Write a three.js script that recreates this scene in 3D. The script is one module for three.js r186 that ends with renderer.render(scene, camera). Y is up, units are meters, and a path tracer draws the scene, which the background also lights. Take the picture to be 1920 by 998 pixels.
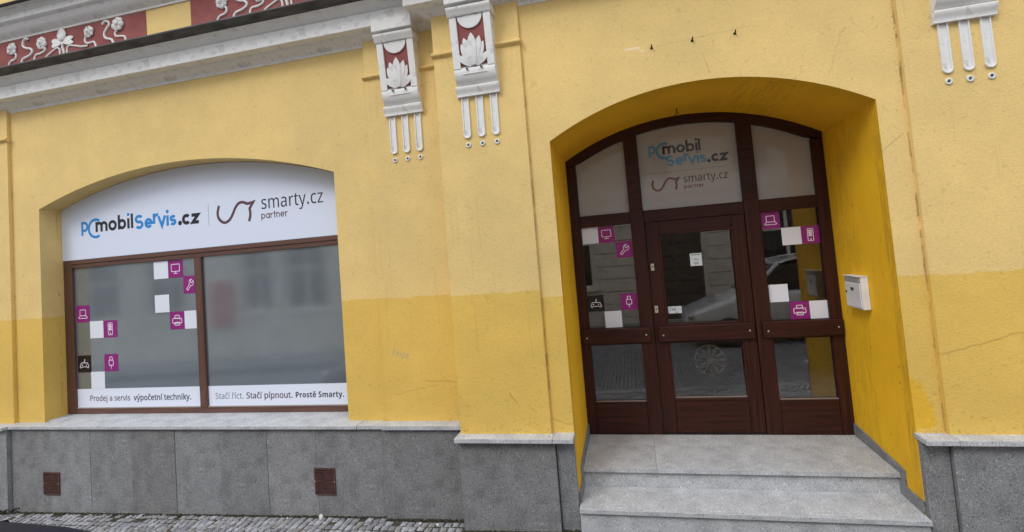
import * as THREE from 'three';
import { mergeGeometries, toCreasedNormals } from 'three/addons/utils/BufferGeometryUtils.js';
import { RoundedBoxGeometry } from 'three/addons/geometries/RoundedBoxGeometry.js';

// ------------------------------------------------------------------ camera, sky, sun, exposure
const scene = new THREE.Scene();
const camera = new THREE.PerspectiveCamera(2 * Math.atan(499 / 934) * 180 / Math.PI, 1920 / 998, 0.05, 300);
camera.position.set(0.5583, 1.8391, 4.0391);
camera.rotation.set(0.0536, 0.2225, -0.0797, 'YXZ');
camera.setViewOffset(1920, 998, -4.35, 71.25, 1920, 998);      // the photograph is cropped off centre
const renderer = new THREE.WebGLRenderer({ antialias: true });
renderer.toneMapping = THREE.LinearToneMapping;
renderer.toneMappingExposure = 1.13;
renderer.shadowMap.enabled = true;
{ // overcast sky, brighter towards the zenith
  const w = 64, h = 32, d = new Float32Array(w * h * 4);
  for (let j = 0; j < h; j++) for (let i = 0; i < w; i++) {
    const el = ((j + 0.5) / h - 0.5) * Math.PI, s = Math.sin(el), l = el > 0 ? 1.34 * (0.42 + 0.98 * s) : 0.3;
    const o = (j * w + i) * 4; d[o] = l * 0.95; d[o + 1] = l * 0.99; d[o + 2] = l * 1.07; d[o + 3] = 1;
  }
  const t = new THREE.DataTexture(d, w, h, THREE.RGBAFormat, THREE.FloatType);
  t.mapping = THREE.EquirectangularReflectionMapping; t.magFilter = THREE.LinearFilter; t.needsUpdate = true;
  scene.background = t; scene.environment = t;
}
const sun = new THREE.DirectionalLight(new THREE.Color(1, 0.97, 0.92), 1.15);
sun.position.set(-5.5, 11.5, 9); sun.target.position.set(0, 1, 0); sun.castShadow = true; sun.shadow.radius = 40;
Object.assign(sun.shadow.camera, { left: -12, right: 12, top: 12, bottom: -12, near: 0.5, far: 40 });
scene.add(sun, sun.target);

// ------------------------------------------------------------------ random, noise
let seed = 7;
const rnd = () => { seed = (seed + 0x6d2b79f5) | 0; let t = Math.imul(seed ^ (seed >>> 15), 1 | seed); t = (t + Math.imul(t ^ (t >>> 7), 61 | t)) ^ t; return ((t ^ (t >>> 14)) >>> 0) / 4294967296; };
const rr = (a, b) => a + (b - a) * rnd();
const hash = (x, y) => { let n = Math.imul(x, 374761393) + Math.imul(y, 668265263) | 0; n = Math.imul(n ^ (n >>> 13), 1274126177); return ((n ^ (n >>> 16)) >>> 0) / 4294967296; };
function vn(x, y, per = 0) {
  const xi = Math.floor(x), yi = Math.floor(y), fx = x - xi, fy = y - yi, u = fx * fx * (3 - 2 * fx), v = fy * fy * (3 - 2 * fy);
  const m = per ? (a) => ((a % per) + per) % per : (a) => a;
  const a = hash(m(xi), m(yi)), b = hash(m(xi + 1), m(yi)), c = hash(m(xi), m(yi + 1)), d = hash(m(xi + 1), m(yi + 1));
  return a + (b - a) * u + (c - a) * v + (a - b - c + d) * u * v;
}
const fbm = (x, y, o = 4, per = 0) => { let s = 0, a = 0.5, n = 0; for (let i = 0; i < o; i++) { s += a * vn(x, y, per); n += a; x *= 2; y *= 2; per *= 2; a *= 0.5; } return s / n; };
const clamp = (v, a = 0, b = 1) => Math.min(b, Math.max(a, v));
const smooth = (a, b, x) => { const t = clamp((x - a) / (b - a)); return t * t * (3 - 2 * t); };

// ------------------------------------------------------------------ textures
function canvas(w, h) { const c = document.createElement('canvas'); c.width = w; c.height = h; return c; }
function colorTex(c, rep) {
  const t = new THREE.CanvasTexture(c); t.colorSpace = THREE.SRGBColorSpace; t.magFilter = THREE.LinearFilter;
  if (rep) { t.wrapS = t.wrapT = THREE.RepeatWrapping; t.repeat.set(rep[0], rep[1]); }
  return t;
}
function pix(w, h, f) { // a canvas filled pixel by pixel, f gives sRGB 0..255
  const c = canvas(w, h), g = c.getContext('2d'), im = g.createImageData(w, h), d = im.data;
  for (let y = 0; y < h; y++) for (let x = 0; x < w; x++) { const p = f(x, y), o = (y * w + x) * 4; d[o] = p[0]; d[o + 1] = p[1]; d[o + 2] = p[2]; d[o + 3] = 255; }
  g.putImageData(im, 0, 0);
  return c;
}
function bumpTex(n, rep, f) {
  const d = new Uint8Array(n * n * 4);
  for (let y = 0; y < n; y++) for (let x = 0; x < n; x++) { const v = clamp(f(x / n, y / n)) * 255, o = (y * n + x) * 4; d[o] = d[o + 1] = d[o + 2] = v; d[o + 3] = 255; }
  const t = new THREE.DataTexture(d, n, n); t.wrapS = t.wrapT = THREE.RepeatWrapping; t.magFilter = THREE.LinearFilter; t.repeat.set(rep[0], rep[1]); t.needsUpdate = true;
  return t;
}
// facade paint: one sheet in metres, x -6.8..5.4, y -0.6..5.0
const FX0 = -6.8, FW = 12.2, FY0 = -0.6, FH = 5.6, FPX = 2048, FPY = 940;
const UPPER = [228, 197, 129], LOWER = [222, 185, 93], FRESH = [246, 192, 16], PATCH = [224, 176, 52];
const fx = (x) => (x - FX0) / FW * FPX, fy = (y) => FPY - (y - FY0) / FH * FPY;
function facadeCanvas() {
  const c = pix(FPX, FPY, (px, py) => {
    const x = FX0 + px / FPX * FW, y = FY0 + (FPY - py) / FPY * FH;
    const edge = (x < -0.177 ? 1.538 : 1.474) + (x < -0.945 ? (x + 2) * -0.004 : 0) + (vn(x * 9, 3) - 0.5) * 0.012;
    const k = y < edge ? 1 : 0;
    const big = fbm(x * 0.9 + 5, y * 0.9, 4) - 0.5, mid = fbm(x * 5, y * 5 + 9, 3) - 0.5, fine = hash(px, py) - 0.5;
    const pit = vn(x * 46, y * 46) > 0.9 ? -0.05 : 0;
    const m = 1 + big * 0.09 + mid * 0.06 + fine * 0.05 + pit, warm = big * 5;
    const r = k ? LOWER : UPPER;
    return [r[0] * m + warm, r[1] * m, r[2] * m - warm];
  });
  const g = c.getContext('2d');
  const crack = (pts, w, col) => { g.strokeStyle = col; g.lineWidth = w; g.lineJoin = 'round'; g.beginPath(); pts.forEach(([x, y], i) => (i ? g.lineTo(fx(x), fy(y)) : g.moveTo(fx(x), fy(y)))); g.stroke(); };
  const wander = (x0, y0, x1, y1, n, a) => Array.from({ length: n + 1 }, (_, i) => [x0 + (x1 - x0) * i / n + rr(-a, a), y0 + (y1 - y0) * i / n + rr(-a, a)]);
  // cracks seen in the photograph
  crack(wander(2.58, 0.93, 3.3, 1.12, 16, 0.008), 1, 'rgba(110,85,40,.4)');
  crack(wander(-1.32, 0.78, -0.98, 0.76, 10, 0.006), 1, 'rgba(130,100,45,.5)');
  crack(wander(-1.62, 0.66, -1.2, 0.74, 10, 0.006), 1, 'rgba(140,108,50,.3)');
  crack(wander(1.28, 3.12, 1.24, 3.3, 6, 0.006), 1, 'rgba(150,120,70,.3)');
  crack(wander(2.1, 2.98, 2.2, 3.25, 8, 0.008), 1, 'rgba(150,120,70,.2)');
  crack(wander(-0.5, 0.72, -0.44, 0.62, 4, 0.006), 1.2, 'rgba(140,105,50,.5)');
  crack(wander(-0.36, 0.62, -0.28, 0.55, 4, 0.006), 1, 'rgba(140,105,50,.4)');
  crack(wander(-0.17, 0.5, 0.0, 0.45, 5, 0.008), 1, 'rgba(120,90,45,.4)');
  crack(wander(2.36, 2.35, 2.52, 2.48, 5, 0.008), 1, 'rgba(110,85,55,.4)');
  crack(wander(0.9, 3.39, 1.6, 3.43, 14, 0.006), 0.7, 'rgba(150,115,65,.3)');
  // dirt and cobweb specks caught in the groove beside the right pilaster, and at the foot of the pilasters
  const speck = (x, y, r, col) => { g.fillStyle = col; g.beginPath(); for (let a = 0; a < 7; a++) { const t = a / 7 * 6.283, q = r * rr(0.5, 1.3); g.lineTo(fx(x + Math.cos(t) * q), fy(y + Math.sin(t) * q * 1.6)); } g.fill(); };
  const grime = (x, y0, y1, n, col) => { for (let i = 0; i < n; i++) { const y = rr(y0, y1), l = rr(0.03, 0.22), a = rr(0.1, 0.34); crack(wander(x + rr(-0.004, 0.002), y, x + rr(-0.004, 0.002), y + l, 4, 0.002), rr(0.6, 2), `rgba(${col},${a})`); if (rnd() < 0.35) speck(x - rr(0, 0.012), y, rr(0.003, 0.009), `rgba(${col},${a})`); } };
  grime(2.554, 0.4, 3.8, 48, '92,70,44'); grime(-0.172, 0.45, 3.4, 16, '120,90,52'); grime(-6.25, 0.5, 3.8, 14, '110,82,48'); grime(-1.736, 0.5, 3.2, 12, '130,98,58'); grime(-0.949, 0.5, 3.5, 10, '130,98,58');
  // rain runs under the string courses and scuffs near the plinth
  for (let i = 0; i < 70; i++) { const x = rnd() < 0.5 ? rr(-1.7, -0.2) : rr(2.4, 4), y = rnd() < 0.5 ? 3.58 : rr(1.2, 3), l = rr(0.1, 0.5); crack(wander(x, y, x + rr(-0.01, 0.01), y - l, 5, 0.003), rr(0.8, 2.4), `rgba(150,118,66,${rr(0.04, 0.14)})`); }
  for (let i = 0; i < 130; i++) { const x = rnd() < 0.6 ? rr(-2.1, 0) : rr(2.45, 4), y = 0.4 + rr(0, 1) * rr(0, 1) * 0.5, l = rr(0.01, 0.07); crack(wander(x, y, x + rr(-l, l), y + rr(-0.4, 0.4) * l, 3, 0.003), rr(0.6, 1.6), `rgba(128,96,48,${rr(0.1, 0.4)})`); }
  for (let i = 0; i < 40; i++) { const x = rr(-6.3, 4), y = rr(0.5, 3.8); crack(wander(x, y, x + rr(-0.05, 0.05), y + rr(-0.12, 0.12), 4, 0.006), 0.7, `rgba(150,118,70,${rr(0.1, 0.3)})`); }
  for (let i = 0; i < 260; i++) speck(rr(-6.4, 5), rr(0.4, 4.0), rr(0.002, 0.005), `rgba(110,80,40,${rr(0.15, 0.5)})`);
  for (let i = 0; i < 60; i++) speck(rr(-2.15, 0), 0.405 + Math.abs(rr(-0.02, 0.03)), rr(0.002, 0.007), `rgba(120,105,75,${rr(0.2, 0.5)})`);
  for (let i = 0; i < 40; i++) speck(rr(2.4, 4), 0.39 + Math.abs(rr(-0.02, 0.02)), rr(0.002, 0.007), `rgba(110,95,65,${rr(0.2, 0.5)})`);
  // scuffed strip of bare plaster by the three studs
  crack(wander(0.665, 3.405, 0.78, 3.4, 6, 0.006), 2.5, 'rgba(242,226,190,.9)');
  crack(wander(0.78, 3.375, 0.81, 3.375, 3, 0.004), 2, 'rgba(242,226,190,.8)');
  // repainted patch beside the door reveal
  g.fillStyle = `rgb(${PATCH})`; g.beginPath();
  [[2.36, 0.77], [2.4, 0.755], [2.43, 0.70], [2.462, 0.64], [2.488, 0.56], [2.502, 0.5], [2.498, 0.44], [2.47, 0.415], [2.43, 0.425], [2.36, 0.40]].forEach(([x, y], i) => (i ? g.lineTo(fx(x), fy(y)) : g.moveTo(fx(x), fy(y))));
  g.fill();
  for (let i = 0; i < 260; i++) { const y = rr(0.4, 0.76), w = 0.13 * Math.sqrt(clamp(1 - ((y - 0.46) / 0.3) ** 2)), x = 2.37 + rr(0, 1) * w, k = rr(-20, 14); g.strokeStyle = `rgba(${PATCH[0] + k},${PATCH[1] + k},${PATCH[2] + k},.5)`; g.lineWidth = rr(0.6, 1.6); g.beginPath(); g.moveTo(fx(x), fy(y)); g.lineTo(fx(x + rr(0, 0.03)), fy(y + rr(-0.02, 0.02))); g.stroke(); }
  // faint scribble in marker on the strip beside the shop window
  g.strokeStyle = 'rgba(150,150,165,.5)'; g.lineWidth = 1.1; g.save(); g.translate(fx(-1.615), fy(1.045)); g.rotate(0.3); g.scale(1, 1.15);
  g.beginPath();
  for (const s of [[0, 4, 0, -3, 3, -3], [0, 0, 3, 0], [0, 4, 3, 4], [5, 4, 7, -3, 9, 4], [6, 1, 8, 1], [13, -3, 11, -2, 13, 1, 11, 4], [16, -3, 15, 4, 18, 4, 19, -3], [22, 4, 22, -3, 25, -2, 22, 0, 26, 4]]) s.forEach((v, i) => { if (i % 2 === 0) (i ? g.lineTo(s[i], s[i + 1]) : g.moveTo(s[0], s[1])); });
  g.stroke(); g.restore();
  return c;
}
const plasterBump = bumpTex(512, [FW / 0.62, FH / 0.62], (u, v) => 0.25 * fbm(u * 8, v * 8, 3, 8) + 0.55 * fbm(u * 64, v * 64, 3, 64) + 0.2 * hash(u * 512 | 0, v * 512 | 0));
const facadeMat = new THREE.MeshStandardMaterial({ name: 'yellow plaster paint', map: colorTex(facadeCanvas()), bumpMap: plasterBump, bumpScale: 0.003, roughness: 0.92 });
facadeMat.map.wrapS = facadeMat.map.wrapT = THREE.MirroredRepeatWrapping;
const revealCanvas = pix(512, 512, (x, y) => {
  const a = fbm(x / 512 * 4, y / 512 * 6, 4, 2) - 0.5, b = fbm(x / 512 * 9 + 3, y / 512 * 3, 3) - 0.5, s = smooth(-0.05, 0.2, b) * 0.035, f = (hash(x, y) - 0.5) * 0.03;
  return [FRESH[0] * (1 + a * 0.1 + f - s * 0.7), FRESH[1] * (1 + a * 0.12 + f - s), FRESH[2] * (1 + a * 0.2 + s * 6)];
});
{
  const g = revealCanvas.getContext('2d'), zx = (z) => (1 + z * 0.4) * 512, yy = (y) => 512 - y * 0.4 * 512;
  for (let i = 0; i < 900; i++) { const y = rr(0.15, 2.0), l = -0.5 + 0.1 * vn(y * 3, 1) - 0.12 * smooth(1.0, 0.2, y), e = -0.14 + 0.06 * vn(y * 4, 8), z = rr(l, e), k = rr(-8, 8); g.strokeStyle = `rgba(${250 + k},${188 + k},26,.28)`; g.lineWidth = rr(1, 4); g.beginPath(); g.moveTo(zx(z), yy(y)); g.lineTo(zx(clamp(z + rr(-0.03, 0.03), l, e)), yy(y + rr(0.05, 0.25))); g.stroke(); }
  for (let i = 0; i < 500; i++) { const z = rnd() < 0.5 ? rr(-0.1, 0) : rr(-1.0, -0.55), y = rr(0, 2.4); g.strokeStyle = `rgba(${rr(190, 214)},${rr(146, 160)},${rr(20, 50)},.22)`; g.lineWidth = rr(1, 5); g.beginPath(); g.moveTo(zx(z), yy(y)); g.lineTo(zx(z + rr(-0.02, 0.02)), yy(y + rr(0.05, 0.3))); g.stroke(); }
  for (let i = 0; i < 60; i++) { g.fillStyle = `rgba(96,66,26,${rr(0.3, 0.8)})`; const z = rr(-1, 0), y = rr(0.05, 2.4); g.fillRect(zx(z), yy(y), rr(0.8, 2), rr(1, 5)); }
}
const revealMat = new THREE.MeshStandardMaterial({ name: 'strong yellow paint', map: colorTex(revealCanvas, [0.4, 0.4]), bumpMap: plasterBump.clone(), bumpScale: 0.003, roughness: 0.8 });
revealMat.bumpMap.repeat.set(1.6, 1.6);
const stuccoCanvas = pix(512, 512, (x, y) => {
  const a = fbm(x / 64, y / 64, 4, 8) - 0.5, p = vn(x / 5, y / 5) > 0.9 ? -9 : 0, f = (hash(x, y) - 0.5) * 9, q = fbm(x / 34 + 5, y / 34, 5, 0) - 0.5, st = smooth(0.1, 0.25, a) * -14 + smooth(0.1, 0.26, q) * -40 * vn(x / 2, y / 2);
  const l = 230 + a * 20 + f + p + st; return [l, l * 0.995, l * 0.985];
});
const whiteMat = new THREE.MeshStandardMaterial({ name: 'white stucco paint', map: colorTex(stuccoCanvas, [1.1, 1.1]), bumpMap: plasterBump.clone(), bumpScale: 0.0015, roughness: 0.85 });
whiteMat.bumpMap.repeat.set(2.5, 2.5);
const redMat = new THREE.MeshStandardMaterial({ name: 'brick red paint', map: colorTex(pix(256, 256, (x, y) => { const a = fbm(x / 32, y / 32, 4, 8) - 0.5, f = (hash(x, y) - 0.5) * 8; return [142 + a * 24 + f, 80 + a * 18 + f, 76 + a * 16 + f]; }), [1.3, 1.3]), roughness: 0.9 });
// granite
function graniteCanvas(base, blue, stain, n = 1024) {
  return pix(n, n, (x, y) => {
    const a = fbm(x / 128, y / 128, 4, 8) - 0.5, s = vn(x / 8, y / 8, 128), t = vn(x / 4 + 90, y / 4, 256), q = vn(x / 12.8 + 40, y / 12.8 + 9, 80), h = hash(x, y);
    const w = fbm(x / 150 + 3, y / 190, 5) - 0.5, st = smooth(0.0, 0.25, w) * (0.4 + 0.6 * t); let l = base * (1 + a * 0.14 - st * stain) + (h - 0.5) * 16 + (t - 0.5) * 22;
    if (s > 0.7) l += 150 * (s - 0.7); if (s < 0.26) l -= 240 * (0.26 - s); if (q > 0.9) l += 26; if (q < 0.07) l -= 46;
    return [l - blue * 0.6, l, l + blue];
  });
}
const gDark = graniteCanvas(136, 2, 0.12), gLight = graniteCanvas(192, 3, 0.08);
const gBump = bumpTex(256, [3, 3], (u, v) => 0.6 * vn(u * 90, v * 90, 90) + 0.4 * hash(u * 256 | 0, v * 256 | 0));
const granite = (cnv, k, r, off, warm = 0) => {
  const m = new THREE.MeshStandardMaterial({ name: 'granite', map: colorTex(cnv, [1.4, 1.4]), bumpMap: gBump, bumpScale: 0.0008, roughness: r, color: new THREE.Color().setRGB(k + warm, k, k - warm) });
  m.map.offset.set(off, off * 1.7); return m;
};
const slabMats = [0.88, 1.04, 0.93, 0.8, 0.98, 0.86, 1.0].map((k, i) => granite(gDark, k, 0.62, i * 0.37, i % 3 ? 0 : 0.015));
const capMat = granite(gLight, 0.9, 0.55, 0.2), treadMat = granite(gLight, 0.86, 0.6, 0.61), riserMat = granite(gLight, 0.86, 0.65, 0.13), skirtMat = granite(gDark, 0.9, 0.6, 0.4);
// varnished wood
function woodCanvas(base, dark, n = 512) {
  return pix(n, n, (x, y) => {
    const g = fbm(x / 10 + fbm(x / 60, y / 300, 2) * 4, y / 260, 4), h = fbm(x / 2.2, y / 90, 2), k = clamp(0.25 + 0.9 * g - 0.25 * h + (hash(x, y) - 0.5) * 0.06);
    return [0, 1, 2].map((i) => dark[i] + (base[i] - dark[i]) * k);
  });
}
const wc = woodCanvas([74, 32, 20], [28, 10, 7]);
const woodMat = (dx) => { const m = new THREE.MeshPhysicalMaterial({ name: 'mahogany', map: colorTex(wc, [1.6, 1.1]), roughness: 0.5, specularIntensity: 0.6 }); m.map.offset.set(dx, dx * 0.7); return m; };
const wood = woodMat(0), wood2 = woodMat(0.37), wood3 = woodMat(0.71);
const winFrameMat = new THREE.MeshPhysicalMaterial({ name: 'brown window frame', map: colorTex(woodCanvas([112, 78, 66], [72, 46, 38]), [1.6, 1]), roughness: 0.5 });
const beadMat = new THREE.MeshStandardMaterial({ name: 'glazing bead', color: new THREE.Color().setRGB(0.22, 0.17, 0.15), roughness: 0.5 });
const glassMat = new THREE.MeshPhysicalMaterial({ name: 'clear glass', color: 0xffffff, transmission: 1, thickness: 0, roughness: 0.0, ior: 1.8 });
const filmMat = new THREE.MeshPhysicalMaterial({ name: 'milky film behind glass', color: new THREE.Color().setRGB(0.36, 0.36, 0.37), roughness: 0.06, ior: 1.6 });
const frostMat = new THREE.MeshPhysicalMaterial({ name: 'half-mirrored frosted film', color: new THREE.Color().setRGB(0.3, 0.35, 0.39), metalness: 0.5, roughness: 0.085, ior: 2.2, map: colorTex(pix(256, 256, (x, y) => { const l = 240 + (fbm(x / 40, y / 40, 3) - 0.5) * 12 + (hash(x, y) - 0.5) * 12; return [l, l, l]; }), [1, 1]) });
const steelMat = new THREE.MeshStandardMaterial({ name: 'steel', color: new THREE.Color().setRGB(0.6, 0.58, 0.52), roughness: 0.35, metalness: 0.8 });
const darkIron = new THREE.MeshStandardMaterial({ name: 'dark iron', color: new THREE.Color().setRGB(0.02, 0.02, 0.025), roughness: 0.6, metalness: 0.3 });
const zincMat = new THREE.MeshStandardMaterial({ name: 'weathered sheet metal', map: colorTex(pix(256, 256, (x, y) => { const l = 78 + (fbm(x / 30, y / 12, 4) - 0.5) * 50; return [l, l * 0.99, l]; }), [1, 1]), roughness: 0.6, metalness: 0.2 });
const rustMat = new THREE.MeshStandardMaterial({ name: 'brown painted iron', map: colorTex(pix(256, 256, (x, y) => { const a = fbm(x / 20, y / 20, 4) - 0.5; return [82 + a * 46, 52 + a * 30, 46 + a * 24]; }), [3, 3]), roughness: 0.75 });

// ------------------------------------------------------------------ geometry helpers
const used = new Map();
function named(n) { const k = used.get(n) ?? 0; used.set(n, k + 1); return k ? n + '_' + String(k).padStart(3, '0') : n; }
function mesh(name, geo, mat, parent = scene) {
  const m = new THREE.Mesh(geo, mat); m.name = parent === scene ? named(name) : name; m.castShadow = m.receiveShadow = true; parent.add(m); return m;
}
function group(name, parent = scene, x = 0, y = 0, z = 0) { const g = new THREE.Group(); g.name = parent === scene ? named(name) : name; g.position.set(x, y, z); parent.add(g); return g; }
function tag(o, label, category, grp, kind) { o.userData.label = label; o.userData.category = category; if (grp) o.userData.group = grp; if (kind) o.userData.kind = kind; return o; }
// box-projected uv in metres; along = true turns the grain to run along x
function uvm(g, along = false, sx = 0, sy = 0) {
  if (!g.attributes.normal) g.computeVertexNormals();
  const p = g.attributes.position, n = g.attributes.normal, uv = new Float32Array(p.count * 2);
  for (let i = 0; i < p.count; i++) {
    const x = p.getX(i), y = p.getY(i), z = p.getZ(i), ax = Math.abs(n.getX(i)), ay = Math.abs(n.getY(i)), az = Math.abs(n.getZ(i));
    let u, v; if (az >= ax && az >= ay) { u = x; v = y; } else if (ax >= ay) { u = z; v = y; } else { u = x; v = z; }
    if (along) [u, v] = [v, u];
    uv[i * 2] = u + sx; uv[i * 2 + 1] = v + sy;
  }
  g.setAttribute('uv', new THREE.BufferAttribute(uv, 2)); return g;
}
function uvFacade(g) {
  if (!g.attributes.normal) g.computeVertexNormals();
  const p = g.attributes.position, n = g.attributes.normal, uv = new Float32Array(p.count * 2);
  for (let i = 0; i < p.count; i++) {
    const side = Math.abs(n.getX(i)) > 0.7, up = Math.abs(n.getY(i)) > 0.7;
    uv[i * 2] = (p.getX(i) + (side ? p.getZ(i) : 0) - FX0) / FW; uv[i * 2 + 1] = (p.getY(i) + (up ? p.getZ(i) : 0) - FY0) / FH;
  }
  g.setAttribute('uv', new THREE.BufferAttribute(uv, 2)); return g;
}
function bx(x0, x1, y0, y1, z0, z1, r = 0) {
  const w = x1 - x0, h = y1 - y0, d = z1 - z0;
  const g = r ? new RoundedBoxGeometry(w, h, d, 1, Math.min(r, w / 2.2, h / 2.2, d / 2.2)) : new THREE.BoxGeometry(w, h, d);
  g.translate((x0 + x1) / 2, (y0 + y1) / 2, (z0 + z1) / 2); return g;
}
const box = (name, b, mat, parent, r = 0, along = false) => mesh(name, uvm(bx(...b, r), along, b[0] * 1.3, b[2] * 0.7), mat, parent);
const flat = (g) => { const n = g.index ? g.toNonIndexed() : g; for (const k of Object.keys(n.attributes)) if (!['position', 'normal', 'uv'].includes(k)) n.deleteAttribute(k); return n; };
// prism along x from a (z, y) outline
function prism(pts, x0, x1, crease = 0.6) {
  const g = flat(new THREE.ExtrudeGeometry(new THREE.Shape(pts.map(([z, y]) => new THREE.Vector2(z, y))), { depth: x1 - x0, bevelEnabled: false, curveSegments: 8 }));
  const p = g.attributes.position;
  for (let i = 0; i < p.count; i++) p.setXYZ(i, x0 + p.getZ(i), p.getY(i), p.getX(i));
  for (let i = 0; i < p.count; i += 3) { const a = [p.getX(i), p.getY(i), p.getZ(i)]; p.setXYZ(i, p.getX(i + 1), p.getY(i + 1), p.getZ(i + 1)); p.setXYZ(i + 1, ...a); }
  g.deleteAttribute('normal'); g.computeVertexNormals();
  return toCreasedNormals(g, crease);
}
// a moulding profile (out, y) swept along a wall line [(x, z)], mitred at the corners
function sweep(profile, path, crease = 0.5) {
  const nrm = []; for (let i = 0; i < path.length - 1; i++) { const dx = path[i + 1][0] - path[i][0], dz = path[i + 1][1] - path[i][1], l = Math.hypot(dx, dz); nrm.push([-dz / l, dx / l]); }
  const at = (i, out) => {
    const a = nrm[Math.max(0, i - 1)], b = nrm[Math.min(nrm.length - 1, i)], k = 1 + a[0] * b[0] + a[1] * b[1];
    return [path[i][0] + (a[0] + b[0]) / k * out, path[i][1] + (a[1] + b[1]) / k * out];
  };
  const pos = [];
  for (let i = 0; i < path.length - 1; i++) for (let j = 0; j < profile.length - 1; j++) {
    const q = [[i, j], [i + 1, j], [i + 1, j + 1], [i, j + 1]].map(([a, b]) => { const [x, z] = at(a, profile[b][0]); return [x, profile[b][1], z]; });
    pos.push(...q[0], ...q[1], ...q[2], ...q[0], ...q[2], ...q[3]);
  }
  const g = new THREE.BufferGeometry(); g.setAttribute('position', new THREE.Float32BufferAttribute(pos, 3)); g.computeVertexNormals();
  return toCreasedNormals(g, crease);
}
function archPath(target, x0, x1, ySpring, rise, yBottom, n = 40) { // closed outline with a segmental head
  const c = (x0 + x1) / 2, h = (x1 - x0) / 2, R = (h * h + rise * rise) / (2 * rise), cy = ySpring + rise - R, a = Math.asin(h / R), pts = [[x0, yBottom]];
  for (let i = 0; i <= n; i++) { const t = -a + 2 * a * i / n; pts.push([c + R * Math.sin(t), cy + R * Math.cos(t)]); }
  pts.push([x1, yBottom]);
  pts.forEach(([x, y], i) => (i ? target.lineTo(x, y) : target.moveTo(x, y))); target.closePath(); return target;
}
const archY = (x, x0, x1, ySpring, rise) => { const c = (x0 + x1) / 2, h = (x1 - x0) / 2, R = (h * h + rise * rise) / (2 * rise); return ySpring + rise - R + Math.sqrt(R * R - (x - c) ** 2); };
function extrude(shape, z0, z1, bevel = 0, seg = 40) {
  const g = new THREE.ExtrudeGeometry(shape, bevel ? { depth: z1 - z0 - 2 * bevel, bevelEnabled: true, bevelThickness: bevel, bevelSize: bevel, bevelOffset: -bevel, bevelSegments: 2, curveSegments: seg } : { depth: z1 - z0, bevelEnabled: false, curveSegments: seg });
  g.translate(0, 0, z0 + bevel); return flat(g);
}
const rect = (x0, x1, y0, y1) => { const s = new THREE.Shape(); s.moveTo(x0, y0); s.lineTo(x1, y0); s.lineTo(x1, y1); s.lineTo(x0, y1); s.closePath(); return s; };
// split a wall's triangles: those of an opening's reveal go to the second geometry
function split(g, inside) {
  const p = g.attributes.position, n = g.attributes.normal, A = [[], []], N = [[], []];
  for (let i = 0; i < p.count; i += 3) {
    const cx = (p.getX(i) + p.getX(i + 1) + p.getX(i + 2)) / 3, cy = (p.getY(i) + p.getY(i + 1) + p.getY(i + 2)) / 3, k = Math.abs(n.getZ(i)) < 0.5 && inside(cx, cy) ? 1 : 0;
    for (let j = i; j < i + 3; j++) { A[k].push(p.getX(j), p.getY(j), p.getZ(j)); N[k].push(n.getX(j), n.getY(j), n.getZ(j)); }
  }
  return A.map((a, k) => { const q = new THREE.BufferGeometry(); q.setAttribute('position', new THREE.Float32BufferAttribute(a, 3)); q.setAttribute('normal', new THREE.Float32BufferAttribute(N[k], 3)); return q; });
}
const gy = (x) => -0.345 + 0.026 * x;      // the street falls gently to the left

// ================================================================== GROUND
const ZF = -0.215, ZL = -0.18, ZP = 0.03, ZW = -0.455, ZD = -1.03;
function slopedSheet(x0, x1, z0, z1, dy, nx = 1, nz = 1) {
  const g = new THREE.PlaneGeometry(x1 - x0, z1 - z0, nx, nz); g.rotateX(-Math.PI / 2); g.translate((x0 + x1) / 2, 0, (z0 + z1) / 2);
  const p = g.attributes.position; for (let i = 0; i < p.count; i++) p.setY(i, gy(p.getX(i)) + dy); g.computeVertexNormals(); return uvm(g);
}
const dirtCanvas = pix(512, 512, (x, y) => { const a = fbm(x / 26, y / 26, 4) - 0.5, m = smooth(0.0, 0.2, fbm(x / 60 + 7, y / 60, 3) - 0.5), h = (hash(x, y) - 0.5) * 26; return [62 + a * 50 + h - m * 12, 57 + a * 46 + h + m * 4, 48 + a * 40 + h - m * 14]; });
const dirtMat = new THREE.MeshStandardMaterial({ name: 'joint sand and moss', map: colorTex(dirtCanvas, [1.2, 1.2]), roughness: 1 });
const ground = mesh('ground', slopedSheet(-45, 45, -30, 45, -0.16), dirtMat); ground.userData.kind = 'structure';
const pavement = mesh('pavement', slopedSheet(-9, 7, -0.35, 1.5, -0.009), dirtMat); pavement.userData.kind = 'structure';
const settCanvas = pix(256, 256, (x, y) => { const a = fbm(x / 40, y / 40, 4) - 0.5, h = (hash(x, y) - 0.5) * 30; const l = 150 + a * 40 + h; return [l, l, l + 3]; });
const settMats = [0.7, 0.85, 1.0, 1.15, 0.8].map((k, i) => { const m = new THREE.MeshStandardMaterial({ name: 'granite sett', map: colorTex(settCanvas, [2.2, 2.2]), roughness: 0.7, color: new THREE.Color().setRGB(k * (i === 4 ? 1.05 : 1), k, k * (i === 4 ? 0.92 : 1.02)) }); return m; });
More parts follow.
